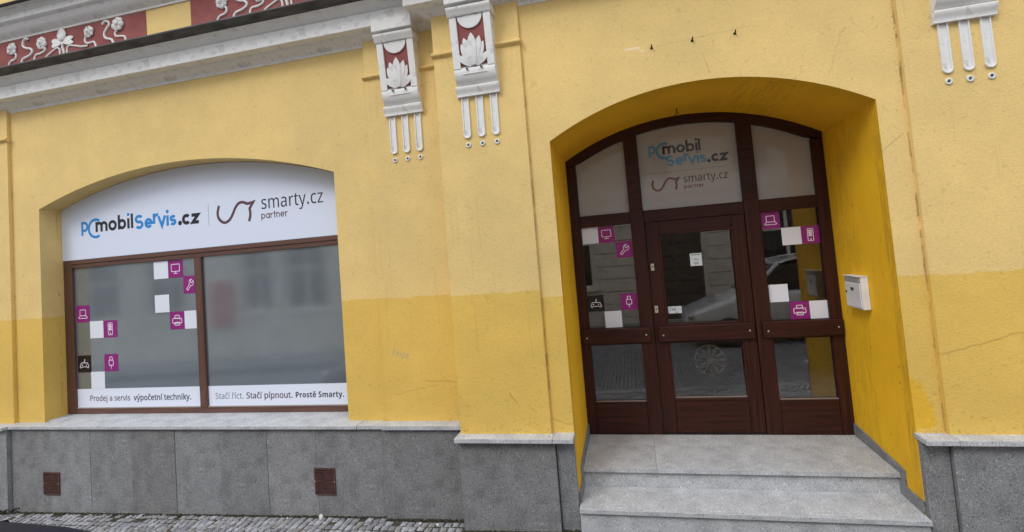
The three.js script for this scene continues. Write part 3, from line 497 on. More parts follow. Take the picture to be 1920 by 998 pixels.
// ---- stone skirting that follows the steps on both cheeks of the recess
for (const s of [0, 1]) {
  const out = [[ZD + 0.002, 0.001], [-0.29, 0.001], [-0.29, -0.159], [0.0, -0.159], [0.0, -0.078], [-0.208, -0.076], [-0.206, 0.043], [-0.33, 0.053], [ZD + 0.002, 0.104]];
  mesh('skirting', uvm(prism(out, s ? DX1 - 0.016 : DX0 - 0.004, s ? DX1 + 0.004 : DX0 + 0.016)), skirtMat, house);
}

// ================================================================== THE STEPS
const steps = tag(group('entrance_steps'), 'two grey granite steps leading up into the arched door recess', 'steps');
box('tread', [0.017, 0.6195, -0.034, 0.0, ZD + 0.005, -0.262], treadMat, steps, 0.0015); box('tread', [0.6205, 2.361, -0.034, 0.0, ZD + 0.005, -0.262], treadMat, steps, 0.0015);
box('riser', [0.017, 2.361, -0.159, -0.035, ZD, -0.288], riserMat, steps); 
box('tread', [0.004, 2.368, -0.194, -0.16, -0.42, 0.1], granite(gLight, 0.86, 0.6, 0.5), steps, 0.003);
box('riser', [0.004, 2.364, -0.6, -0.195, -0.42, 0.075], riserMat, steps);

// ================================================================== SIGNS, FILMS AND STICKERS
// a small round-stroke alphabet for the two wordmarks; x, y in metres, xh = x-height, w = stroke
function strokeText(g, str, x, y, xh, w, K, gap = 0.12) {
  const R = xh / 2, r = R - w / 2; g.lineWidth = w * K; g.lineCap = 'butt'; g.lineJoin = 'miter';
  const L = (...p) => { g.beginPath(); for (let i = 0; i < p.length; i += 2) (i ? g.lineTo : g.moveTo).call(g, p[i] * K, -p[i + 1] * K); g.stroke(); };
  const A = (cx, cy, q, a, b) => { g.beginPath(); g.arc(cx * K, -cy * K, q * K, -a, -b, true); g.stroke(); };      // counter-clockwise from a to b, y up
  const dot = (cx, cy, q) => { g.beginPath(); g.arc(cx * K, -cy * K, q * K, 0, 7); g.fill(); };
  const P = Math.PI; g.save(); g.translate(x * K, -y * K); let p = 0;
  for (const ch of str) {
    let a = 2 * R, h = w / 2;
    if (ch === 'o') A(p + R, R, r, 0, 2 * P);
    else if (ch === 'c') { A(p + R, R, r, 0.75, 2 * P - 0.75); a = 1.75 * R; }
    else if (ch === 'e') { A(p + R, R, r, 0, 2 * P - 0.7); L(p + h, R, p + 2 * R - h * 0.4, R); }
    else if (ch === 'b') { L(p + h, 0, p + h, xh * 1.42); A(p + R, R, r, 0, 2 * P); }
    else if (ch === 'p') { L(p + h, -xh * 0.42, p + h, xh); A(p + R, R, r, 0, 2 * P); }
    else if (ch === 'a') { A(p + R, R, r, 0, 2 * P); L(p + 2 * R - h, 0, p + 2 * R - h, xh); }
    else if (ch === 'l') { L(p + h, 0, p + h, xh * 1.42); a = w; }
    else if (ch === 'i') { L(p + h, 0, p + h, xh); dot(p + h, xh * 1.36, w * 0.62); a = w; }
    else if (ch === 'm') { const q = (xh * 1.5 - w) / 4; L(p + h, 0, p + h, xh); for (const k of [0, 1]) { const c = p + h + q + k * 2 * q; A(c, xh - q - h, q, 0, P); L(c + q, 0, c + q, xh - q - h + 0.001); } a = w + 4 * q; }
    else if (ch === 'n') { const q = (xh * 0.85 - w) / 2; L(p + h, 0, p + h, xh); A(p + h + q, xh - q - h, q, 0, P); L(p + h + 2 * q, 0, p + h + 2 * q, xh - q - h); a = w + 2 * q; }
    else if (ch === 'r') { const q = xh * 0.42; L(p + h, 0, p + h, xh); A(p + h + q, xh - q - h, q, P * 0.42, P); a = w + q; }
    else if (ch === 't') { L(p + xh * 0.25, 0, p + xh * 0.25, xh * 1.35); L(p, xh * 0.94 - h * 0.5, p + xh * 0.55, xh * 0.94 - h * 0.5); a = xh * 0.5; }
    else if (ch === 'v') { L(p + h * 0.6, xh, p + R * 0.92, 0.2 * w, p + 2 * R * 0.92 - h * 0.6, xh); a = 2 * R * 0.92; }
    else if (ch === 'z') { L(p + 0.04 * xh, xh - h, p + xh * 0.78, xh - h, p + w * 0.5, h, p + xh * 0.86, h); a = xh * 0.86; }
    else if (ch === 's' || ch === 'S') { const H = ch === 'S' ? xh * 1.36 : xh, q = (H / 2 - h) / 2 + w * 0.02; const e = q * 1.32, cx = p + e + h, E = (cy, a0, a1) => { g.beginPath(); g.ellipse(cx * K, -cy * K, e * K, q * K, 0, -a0, -a1, true); g.stroke(); }; E(H - h - q, 0.55, P * 1.5); E(h + q, -P + 0.55, P * 0.5); a = 2 * e + w; }
    else if (ch === 'P') { const H = xh * 1.42, q = H * 0.28; L(p + h, 0, p + h, H); g.beginPath(); g.moveTo(p * K, -(H - h) * K); g.lineTo((p + q) * K, -(H - h) * K); g.arc((p + q) * K, -(H - h - q) * K, q * K, -P / 2, P / 2); g.lineTo((p + h) * K, -(H - h - 2 * q) * K); g.stroke(); a = 2 * q + w; }
    else if (ch === 'C') { const q = xh * 0.92; A(p + q + h, q * 0.66, q, 0.95, 2 * P - 0.95); a = q * 1.6; }
    else if (ch === '.') { dot(p + w * 0.6, w * 0.6, w * 0.68); a = w * 1.2; }
    p += a + gap * xh;
  }
  g.restore(); return p;
}
const BLUE = '#1f86cf', INK = '#12161f', PLUM = '#5b3a44', MAG = '#8d1f78';
const emblemPts = [[-3.668, 2.614], [-3.689, 2.535], [-3.672, 2.469], [-3.611, 2.427], [-3.547, 2.446], [-3.502, 2.503], [-3.464, 2.57], [-3.42, 2.614], [-3.369, 2.622], [-3.313, 2.6]];
function emblem(g, K, x, y, s, col, w) { // a wavy line that ends in a small beak; drawn about (-3.69, 2.41)
  const T = ([a, b]) => [(x + (a + 3.69) * s) * K, -(y + (b - 2.41) * s) * K];
  g.strokeStyle = col; g.lineWidth = w * K; g.lineJoin = 'miter'; g.miterLimit = 6; g.lineCap = 'butt';
  const cv = new THREE.SplineCurve(emblemPts.map((p) => new THREE.Vector2(...T(p)))).getPoints(60); g.beginPath(); cv.forEach((p, i) => (i ? g.lineTo(p.x, p.y) : g.moveTo(p.x, p.y)));
  for (const p of [[-3.24, 2.611], [-3.287, 2.549], [-3.281, 2.5], [-3.285, 2.46], [-3.301, 2.413]]) g.lineTo(...T(p));
  g.stroke();
}
function fitText(g, K, str, x0, x1, y, size, font, col, fat = 0) { g.fillStyle = col; g.font = `${font} ${size * K}px sans-serif`; const w = g.measureText(str).width; g.save(); g.translate(x0 * K, -y * K); g.scale((x1 - x0) * K / w, 1); g.fillText(str, 0, 0); if (fat) { g.strokeStyle = col; g.lineWidth = fat * K; g.lineJoin = 'round'; g.strokeText(str, 0, 0); } g.restore(); }
function printed(w, h, K, draw, bg) { const c = canvas(Math.round(w * K), Math.round(h * K)), g = c.getContext('2d'); g.fillStyle = bg; g.fillRect(0, 0, c.width, c.height); g.save(); draw(g); g.restore(); return colorTex(c); }
// flat print: uv of the front run 0..1 over the given rectangle
function uvRect(g, x0, x1, y0, y1) { const p = g.attributes.position, uv = new Float32Array(p.count * 2); for (let i = 0; i < p.count; i++) { uv[i * 2] = (p.getX(i) - x0) / (x1 - x0); uv[i * 2 + 1] = (p.getY(i) - y0) / (y1 - y0); } g.setAttribute('uv', new THREE.BufferAttribute(uv, 2)); return g; }
{ // the arched board over the shop window
  const x0 = -5.86, x1 = -2.13, y0 = 2.18, y1 = 3.1, K = 545;
  const t = printed(x1 - x0, y1 - y0, K, (g) => {
    g.translate(-x0 * K, y1 * K);
    const B = -5.56, q = 0.000994, at = (p) => B + (p - 90) * q, xh = 0.116, w = 0.0325;
    g.strokeStyle = g.fillStyle = BLUE;
    strokeText(g, 'P', at(88), 2.452, 0.113, 0.029, K); g.lineWidth = 0.03 * K; g.beginPath(); g.arc(at(300) * K, -2.522 * K, 0.1 * K, -0.98, 1.0, true); g.stroke();
    g.strokeStyle = g.fillStyle = INK; strokeText(g, 'm', at(298), 2.478, xh, w, K); strokeText(g, 'o', at(485), 2.475, xh * 1.03, w, K); strokeText(g, 'b', at(622), 2.478, xh, w, K); L2(g, at(755), w, xh);
    g.fillStyle = BLUE; g.beginPath(); g.arc((at(755) + w / 2) * K, -2.636 * K, 0.0185 * K, 0, 7); g.fill();
    g.strokeStyle = INK; strokeText(g, 'l', at(806), 2.478, xh, w, K);
    g.strokeStyle = g.fillStyle = BLUE; strokeText(g, 'S', at(862), 2.458, 0.118, w, K); strokeText(g, 'e', at(995), 2.458, 0.112, w, K); strokeText(g, 'r', at(1112), 2.5, 0.112, w, K); strokeText(g, 'v', at(1180), 2.46, 0.118, w, K); strokeText(g, 'i', at(1296), 2.46, 0.116, w, K); strokeText(g, 's', at(1340), 2.458, 0.116, w, K);
    g.lineWidth = w * K * 0.9; g.beginPath(); g.moveTo(at(1000) * K, -2.513 * K); g.lineTo((at(1112) + w) * K, -2.513 * K); g.stroke();
    g.strokeStyle = g.fillStyle = INK; strokeText(g, '.', at(1455), 2.453, xh, w * 1.15, K); strokeText(g, 'c', at(1505), 2.45, 0.118, w * 1.12, K); strokeText(g, 'z', at(1628), 2.45, 0.114, w * 1.12, K);
    g.fillStyle = '#9a97a3'; g.fillRect(-3.808 * K, -2.648 * K, 0.006 * K, 0.24 * K);
    emblem(g, K, -3.69, 2.41, 1, PLUM, 0.03);
    fitText(g, K, 'smarty.cz', -3.149, -2.408, 2.526, 0.192, 'normal', INK);
    g.strokeStyle = g.fillStyle = PLUM; g.save(); g.translate(-3.15 * K, 0); g.scale(0.93, 1); strokeText(g, 'partner', 0, 2.424, 0.052, 0.0105, K, 0.16); g.restore();
  }, '#dbe3f5');
  function L2(g, x, w, xh) { g.lineWidth = w * K; g.beginPath(); g.moveTo((x + w / 2) * K, -2.478 * K); g.lineTo((x + w / 2) * K, -(2.478 + xh) * K); g.stroke(); }
  const s = new THREE.Shape(); archPath(s, WX0 + 0.003, WX1 - 0.003, 2.77, 0.317, 2.181);
  tag(mesh('shop_sign', uvRect(extrude(s, -0.498, ZW + 0.018), x0, x1, y0, y1), new THREE.MeshPhysicalMaterial({ name: 'printed white sign board', map: t, roughness: 0.45 })), 'arched white sign board with blue and black lettering above the shop window', 'sign');
}
const ZS = ZW - 0.0105;        // front of the window film, stickers sit a millimetre off it
function strip(x0, x1, draw, label) {
  const y0 = 0.497, y1 = 0.703, K = 600, t = printed(x1 - x0, y1 - y0, K, (g) => { g.translate(-x0 * K, y1 * K); draw(g, K); }, '#e3e9f8');
  tag(mesh('window_lettering', uvRect(bx(x0, x1, y0, y1, ZS, ZS + 0.001), x0, x1, y0, y1), new THREE.MeshPhysicalMaterial({ name: 'printed white film', map: t, roughness: 0.35 })), label, 'lettering', 'white lettered strips along the foot of the shop window');
}
strip(-5.732, -4.031, (g, K) => { fitText(g, K, 'Prodej a servis', -5.557, -4.98, 0.567, 0.086, 'normal', '#4b3a44', 0.002); fitText(g, K, 'výpočetní techniky.', -4.935, -4.16, 0.567, 0.086, 'normal', '#232a3a', 0.003); }, 'white strip with dark lettering under the left frosted pane');
strip(-3.937, -2.253, (g, K) => { fitText(g, K, 'Stačí říct.', -3.855, -3.5, 0.567, 0.084, 'normal', '#55606a'); fitText(g, K, 'Stačí pípnout.', -3.47, -2.91, 0.567, 0.084, 'normal', '#4a2d38', 0.0025); fitText(g, K, 'Prostě Smarty.', -2.885, -2.325, 0.567, 0.08, 'bold', '#1a2133'); }, 'white strip with three short phrases under the right frosted pane');
// icons
const icons = {
  monitor: (g) => { rr_(g, 28, 30, 72, 52); ln(g, 64, 82, 64, 96); ln(g, 46, 97, 82, 97); },
  wrench: (g) => { pl(g, [[30, 96], [44, 104], [72, 72], [92, 70], [102, 50], [96, 36], [84, 52], [72, 48], [72, 34], [84, 26], [66, 30], [58, 46], [60, 62], [30, 96]]); },
  laptop: (g) => { rr_(g, 36, 34, 56, 44); pl(g, [[36, 78], [22, 92], [26, 98], [102, 98], [106, 92], [92, 78]]); },
  phone: (g) => { rr_(g, 44, 20, 40, 88); for (let j = 0; j < 4; j++) for (let i = 0; i < 3; i++) g.strokeRect(52 + i * 9, 32 + j * 12, 4, 5); g.beginPath(); g.arc(64, 97, 3, 0, 7); g.stroke(); },
  printer: (g) => { rr_(g, 24, 50, 80, 34); rr_(g, 44, 28, 40, 20); rr_(g, 42, 78, 44, 20); g.fillRect(84, 58, 7, 5); },
  plug: (g) => { rr_(g, 52, 22, 24, 24); rr_(g, 44, 46, 40, 38); pl(g, [[58, 84], [64, 94], [64, 110]]); },
  pad: (g) => { pl(g, [[34, 56], [94, 56], [106, 84], [100, 94], [84, 86], [44, 86], [28, 94], [22, 84], [34, 56]]); ln(g, 42, 66, 42, 78); ln(g, 36, 72, 48, 72); g.fillRect(80, 68, 7, 7); pl(g, [[64, 56], [62, 44], [70, 38], [66, 28]]); },
};
function rr_(g, x, y, w, h) { g.beginPath(); g.roundRect ? g.roundRect(x, y, w, h, 5) : g.rect(x, y, w, h); g.stroke(); }
function ln(g, a, b, c, d) { g.beginPath(); g.moveTo(a, b); g.lineTo(c, d); g.stroke(); }
function pl(g, p) { g.beginPath(); p.forEach(([x, y], i) => (i ? g.lineTo(x, y) : g.moveTo(x, y))); g.stroke(); }
const iconMats = {};
function iconMat(k) {
  if (!iconMats[k]) { const c = canvas(128, 128), g = c.getContext('2d'); g.fillStyle = k === 'blank' ? '#e3e7f3' : k === 'pad' ? '#121218' : MAG; g.fillRect(0, 0, 128, 128); g.strokeStyle = g.fillStyle = '#f4f0f6'; g.lineWidth = 5; g.lineJoin = 'round'; if (icons[k]) icons[k](g); iconMats[k] = new THREE.MeshPhysicalMaterial({ name: 'sticker ' + k, map: colorTex(c), roughness: 0.35 }); }
  return iconMats[k];
}
function sticker(k, x0, x1, y0, y1, z, label, grp, tex = iconMat(k)) { return tag(mesh('sticker', uvRect(bx(x0, x1, y0, y1, z, z + 0.001), x0, x1, y0, y1), tex), label, 'sticker', grp); }
const GW = 'square stickers on the shop window', c194 = 0.193;
const sq = (k, x, y, label, w = c194) => sticker(k, x, x + w, y - c194, y, ZS, label, GW);
sq('blank', -4.591, 2.078, 'blank white square sticker beside the magenta monitor sticker of the shop window');
sq('monitor', -4.396, 2.078, 'magenta sticker with a monitor icon at the top of the shop window');
sq('wrench', -4.203, 1.895, 'magenta sticker with a wrench icon against the mullion of the shop window', 0.17);
sq('blank', -4.593, 1.708, 'blank white square sticker hanging free below the monitor sticker of the shop window');
sq('printer', -4.4, 1.516, 'magenta sticker with a printer icon in the left shop window pane');
sq('blank', -4.206, 1.516, 'blank white square sticker right of the printer sticker against the window mullion', 0.172);
sq('laptop', -5.715, 1.653, 'magenta sticker with a laptop icon at the left edge of the shop window');
sq('blank', -5.52, 1.465, 'blank white square sticker left of the phone sticker in the shop window');
sq('phone', -5.325, 1.465, 'magenta sticker with a phone icon in the left shop window pane');
sq('pad', -5.716, 1.083, 'black sticker with a game controller icon at the left edge of the shop window');
sq('plug', -5.329, 1.087, 'magenta sticker with a cable plug icon in the left shop window pane');
sq('blank', -5.527, 0.894, 'blank white square sticker standing on the lettered strip of the shop window', 0.196);
const ZG = ZD - 0.0352, GD = 'square stickers on the door side lights', dq = (k, x, y, label, w = 0.161) => sticker(k, x, x + w, y - 0.163, y, ZG, label, GD);
dq('blank', 0.104, 2.051, 'blank white square sticker at the top of the left door side light');
dq('monitor', 0.266, 2.052, 'magenta sticker with a monitor icon on the left door side light');
dq('wrench', 0.429, 1.887, 'magenta sticker with a wrench icon on the left door side light');
dq('pad', 0.104, 1.366, 'black sticker with a game controller icon on the left door side light');
dq('plug', 0.43, 1.367, 'magenta sticker with a cable plug icon on the left door side light');
dq('blank', 0.26, 1.2, 'blank white square sticker at the bottom of the left door side light', 0.166);
dq('laptop', 1.793, 2.055, 'magenta sticker with a laptop icon on the right door side light');
dq('blank', 1.956, 1.89, 'blank white square sticker beside the phone sticker of the right door side light', 0.166);
dq('phone', 2.124, 1.89, 'magenta sticker with a phone icon on the right door side light', 0.15);
dq('blank', 1.795, 1.368, 'blank white square sticker at the left edge of the right door side light', 0.164);
dq('printer', 1.96, 1.201, 'magenta sticker with a printer icon on the right door side light');
dq('blank', 2.125, 1.2, 'blank white square sticker in the lower corner of the right door side light', 0.149);
// the printed film in the middle fanlight
{
  const x0 = 0.715, x1 = 1.66, y0 = 2.165, y1 = 3.0, K = 900, sh = new THREE.Shape(), n = 16, a = 0.722, b = 1.651;
  const t = printed(x1 - x0, y1 - y0, K, (g) => {
    g.translate(-x0 * K, y1 * K); const w = 0.021, xh = 0.0815;
    g.strokeStyle = g.fillStyle = '#4b8fc0'; strokeText(g, 'P', 0.828, 2.695, 0.08, 0.022, K); g.lineWidth = 0.022 * K; g.beginPath(); g.arc(0.985 * K, -2.744 * K, 0.073 * K, -1.1, 1.25, true); g.stroke();
    g.strokeStyle = g.fillStyle = '#1b1a1e'; strokeText(g, 'mobi', 0.965, 2.71, xh, w, K, 0.1); strokeText(g, 'l', 1.302, 2.71, xh, w, K);
    g.strokeStyle = g.fillStyle = '#4b8fc0'; strokeText(g, 'Se', 0.99, 2.588, 0.078, w, K, 0.1); strokeText(g, 'r', 1.158, 2.618, 0.078, w, K); strokeText(g, 'vis', 1.2, 2.588, 0.078, w, K, 0.08);
    g.strokeStyle = g.fillStyle = '#1b1a1e'; strokeText(g, '.cz', 1.372, 2.585, 0.078, w * 1.15, K, 0.12);
    g.fillStyle = '#6b6468'; g.fillRect(0.832 * K, -2.531 * K, 0.716 * K, 0.003 * K);
    emblem(g, K, 0.838, 2.348, 0.56, '#6e3a44', 0.02);
    fitText(g, K, 'smarty.cz', 1.132, 1.548, 2.412, 0.105, 'normal', '#1f1c20'); g.strokeStyle = g.fillStyle = '#6e3a44'; strokeText(g, 'partner', 1.134, 2.353, 0.028, 0.0062, K, 0.17);
  }, '#a9a8aa');
  for (let i = 0; i <= n; i++) { const x = a + (b - a) * i / n; i ? sh.lineTo(x, 2.168) : sh.moveTo(x, 2.168); } for (let i = n; i >= 0; i--) { const x = a + (b - a) * i / n; sh.lineTo(x, head(x) + 0.008); } sh.closePath();
  const m = filmMat.clone(); m.map = t; m.color.set(0xffffff); m.name = 'printed milky film'; const p = mesh('fanlight_pane', uvRect(extrude(sh, ZD - 0.045, ZD - 0.035), x0, x1, y0, y1), m, door); p.userData.label = 'milky fanlight pane printed with two wordmarks';
}
{ // notice and push sign on the leaf
  const K = 1400, zg = ZD - 0.0392;
  const n = printed(0.11, 0.123, K, (g) => { g.translate(0, 0.123 * K); g.fillStyle = '#3c424a'; g.fillRect(0.012 * K, -0.111 * K, 0.085 * K, 0.006 * K); g.fillStyle = '#5d636b'; g.fillRect(0.036 * K, -0.068 * K, 0.012 * K, 0.01 * K); g.fillRect(0.052 * K, -0.066 * K, 0.02 * K, 0.008 * K); for (const [x, w, y] of [[0.03, 0.05, 0.034], [0.036, 0.04, 0.026], [0.04, 0.03, 0.018]]) g.fillRect(x * K, -y * K, w * K, 0.004 * K); }, '#cfd6da');
  tag(mesh('notice', uvRect(bx(1.124, 1.233, 1.593, 1.715, zg, zg + 0.001), 1.124, 1.233, 1.593, 1.715), new THREE.MeshStandardMaterial({ name: 'paper notice', map: n, roughness: 0.7 })), 'small pale paper notice taped inside the upper door glass', 'notice');
  const t = printed(0.128, 0.068, K, (g) => { g.translate(0, 0.068 * K); fitText(g, K, 'TAM', 0.018, 0.078, 0.024, 0.042, 'normal', '#20242c'); g.strokeStyle = '#7d2a6c'; g.lineWidth = 0.004 * K; pl(g, [[0.092 * K, -0.036 * K], [0.112 * K, -0.04 * K], [0.118 * K, -0.03 * K]]); g.fillStyle = '#33363c'; g.fillRect(0.064 * K, -0.014 * K, 0.03 * K, 0.006 * K); }, '#c9d0d6');
  tag(mesh('push_sign', uvRect(bx(0.874, 1.002, 1.147, 1.215, zg, zg + 0.001), 0.874, 1.002, 1.147, 1.215), new THREE.MeshStandardMaterial({ name: 'push sign', map: t, roughness: 0.5 })), 'small white push sign in the lower corner of the upper door glass', 'sign');
}

// ================================================================== MAILBOX, VENTS, STUDS
{
  const white = new THREE.MeshPhysicalMaterial({ name: 'white powder coat', map: colorTex(pix(128, 128, (x, y) => { const l = 226 + (fbm(x / 20, y / 20, 3) - 0.5) * 22; return [l, l, l + 2]; }), [2, 2]), roughness: 0.4 });
  const m = tag(group('mailbox', scene, DX1, 1.18, -0.592), 'white metal mailbox with a letter slot on the right cheek of the door recess', 'mailbox');
  mesh('body', uvm(bx(-0.058, -0.002, 0, 0.262, -0.148, 0.148, 0.006)), white, m);
  mesh('door_panel', uvm(bx(-0.066, -0.059, 0.012, 0.212, -0.138, 0.138, 0.004)), white, m);
  mesh('flap', uvm(bx(-0.067, -0.059, 0.222, 0.25, -0.135, 0.135, 0.003)), new THREE.MeshStandardMaterial({ name: 'grey flap', color: new THREE.Color().setRGB(0.35, 0.35, 0.34), roughness: 0.4 }), m);
  mesh('name_plate', uvm(bx(-0.069, -0.0665, 0.148, 0.172, -0.03, 0.03, 0.001)), new THREE.MeshStandardMaterial({ name: 'dark name plate', color: new THREE.Color().setRGB(0.08, 0.07, 0.06), roughness: 0.4 }), m);
  mesh('lock', uvm(new THREE.CylinderGeometry(0.009, 0.009, 0.006, 14).rotateZ(Math.PI / 2).translate(-0.068, 0.13, -0.115)), darkIron, m);
  mesh('top_lip', uvm(bx(-0.074, -0.002, 0.2625, 0.268, -0.152, 0.152, 0.002)), white, m);
}
function vent(x, y, z, w, h, label) {
  const v = tag(group('vent_grille', scene, x, y, z), label, 'vent', 'brown vent grilles in the granite plinth');
  const f = 0.014, parts = [bx(0, w, 0, f, 0.001, 0.012), bx(0, w, h - f, h, 0.001, 0.012), bx(0, f, f, h - f, 0.001, 0.012), bx(w - f, w, f, h - f, 0.001, 0.012)].map(flat);
  mesh('frame', uvm(mergeGeometries(parts)), rustMat, v);
  const bars = []; for (let i = 1; i < 13; i++) { const q = f + (w - 2 * f) * i / 13; if (i === 1) bars.push(flat(bx(f, 0.034, f, h - f, 0.0012, 0.004)), flat(bx(w - 0.034, w - f, f, h - f, 0.0012, 0.004))); bars.push(flat(bx(q - 0.0028, q + 0.0028, f, h - f, 0.005, 0.0095))); const r = f + (h - 2 * f) * i / 13; bars.push(flat(bx(f, w - f, r - 0.0028, r + 0.0028, 0.006, 0.0105))); }
  mesh('mesh_grid', uvm(mergeGeometries(bars)), rustMat, v);
  for (const q of [f / 2, w - f / 2]) mesh('screw', uvm(new THREE.SphereGeometry(0.0055, 8, 6).scale(1, 1, 0.5).translate(q, h * 0.5, 0.0125)), steelMat, v);
  return v;
}
vent(-5.735, -0.305, -0.1118, 0.218, 0.232, 'brown iron vent grille low in the plinth near the left edge');
vent(-2.452, -0.215, -0.1128, 0.212, 0.24, 'brown iron vent grille with rusty mesh in the plinth under the right window pane');
[[0.873, 3.383, 'iron stud left alone beside the scuffed plaster above the door arch'], [1.18, 3.389, 'middle one of the three iron studs above the door arch'], [1.491, 3.391, 'iron stud nearest the crown of the door arch, rightmost of three']].forEach(([x, y, l]) => {
  const s = tag(group('wall_stud', scene, x, y, 0), l, 'stud', 'iron studs above the door arch'); s.scale.setScalar(0.78);
  mesh('plate', uvm(new THREE.CylinderGeometry(0.011, 0.015, 0.006, 10).rotateX(Math.PI / 2).translate(0, 0, 0.004)), darkIron, s);
  mesh('pin', uvm(new THREE.CylinderGeometry(0.006, 0.008, 0.05, 9).rotateX(Math.PI / 2 - 0.35).translate(0, 0.008, 0.028)), darkIron, s);
});
{ // small hook in the door soffit
  const h = tag(group('ceiling_hook', scene, 1.1, 3.05, -0.75), 'small rusty hook in the soffit of the door recess', 'hook');
  mesh('shank', uvm(new THREE.CylinderGeometry(0.004, 0.005, 0.05, 8)), rustMat, h); mesh('eye', uvm(new THREE.TorusGeometry(0.014, 0.004, 6, 14, 4.6).translate(0, -0.036, 0)), rustMat, h);
}

// ================================================================== MOSS, LITTER
{
  const parts = [], ico = flat(new THREE.IcosahedronGeometry(1, 0));
  const wallZ = (x) => (x < -6.2 ? -0.075 : x < -1.735 ? -0.112 : x < -0.955 ? -0.08 : x < -0.148 ? 0.082 : 0.05);
  for (let i = 0; i < 2600; i++) {
    const close = rnd() < 0.7, x = rr(-7.5, -0.02), z = wallZ(x) + (close ? Math.abs(rr(-0.03, 0.05)) * rnd() : rr(0.0, 0.4)), s = close ? rr(0.004, 0.014) : rr(0.003, 0.007);
    const g = ico.clone(); g.scale(s * rr(0.7, 1.5), s * rr(0.4, 0.9), s * rr(0.7, 1.4)); g.rotateY(rr(0, 6)); g.translate(x, gy(x) - (close ? 0.004 : 0.007) + (x > -6.35 && x < -6.1 ? Math.abs(rr(-0.05, 0.05)) : 0), z); parts.push(g);
  }
  const g = mergeGeometries(parts); g.computeVertexNormals(); uvm(g);
  const m = mesh('moss', g, new THREE.MeshStandardMaterial({ name: 'moss and grit', map: colorTex(pix(128, 128, (x, y) => { const a = fbm(x / 10, y / 10, 3) - 0.5, q = vn(x / 6, y / 6); return q > 0.5 ? [56 + a * 44, 56 + a * 44, 34 + a * 28] : [44 + a * 36, 39 + a * 36, 32 + a * 28]; }), [6, 6]), roughness: 1 }));
  tag(m, 'dark moss and grit along the foot of the plinth and between cobbles', 'moss', null, 'stuff');
}
function scrap(name, x, z, s, label, cat, lift = 0) {
  const g = flat(new THREE.IcosahedronGeometry(1, 2)), p = g.attributes.position;
  for (let i = 0; i < p.count; i++) { const k = 0.7 + 0.6 * vn(p.getX(i) * 2.3 + x * 7, p.getY(i) * 2.3 + p.getZ(i) * 1.7 + 5); p.setXYZ(i, p.getX(i) * k * s[0], p.getY(i) * k * s[1], p.getZ(i) * k * s[2]); }
  g.deleteAttribute('normal'); g.computeVertexNormals(); uvm(g);
  const m = mesh(name, g, new THREE.MeshStandardMaterial({ name: 'crumpled paper', color: new THREE.Color().setRGB(0.62, 0.62, 0.6), roughness: 0.8 })); m.position.set(x, gy(x) + s[1] * 0.75 + lift, z); m.rotation.y = x * 3; tag(m, label, cat);
}
scrap('crumpled_paper', -2.36, -0.04, [0.022, 0.03, 0.02], 'crumpled white paper lying on the cobbles below the right vent', 'litter');
scrap('paper_scrap', -1.38, 0.0, [0.018, 0.008, 0.012], 'torn white paper scrap on the cobbles before the strip beside the granite pier', 'litter');
scrap('paper_scrap', -1.22, 0.01, [0.02, 0.006, 0.008], 'long white paper scrap closest to the granite pier', 'litter');
scrap('paper_scrap', -2.72, -0.05, [0.009, 0.008, 0.008], 'tiny white pellet on the cobbles left of the crumpled paper', 'litter');

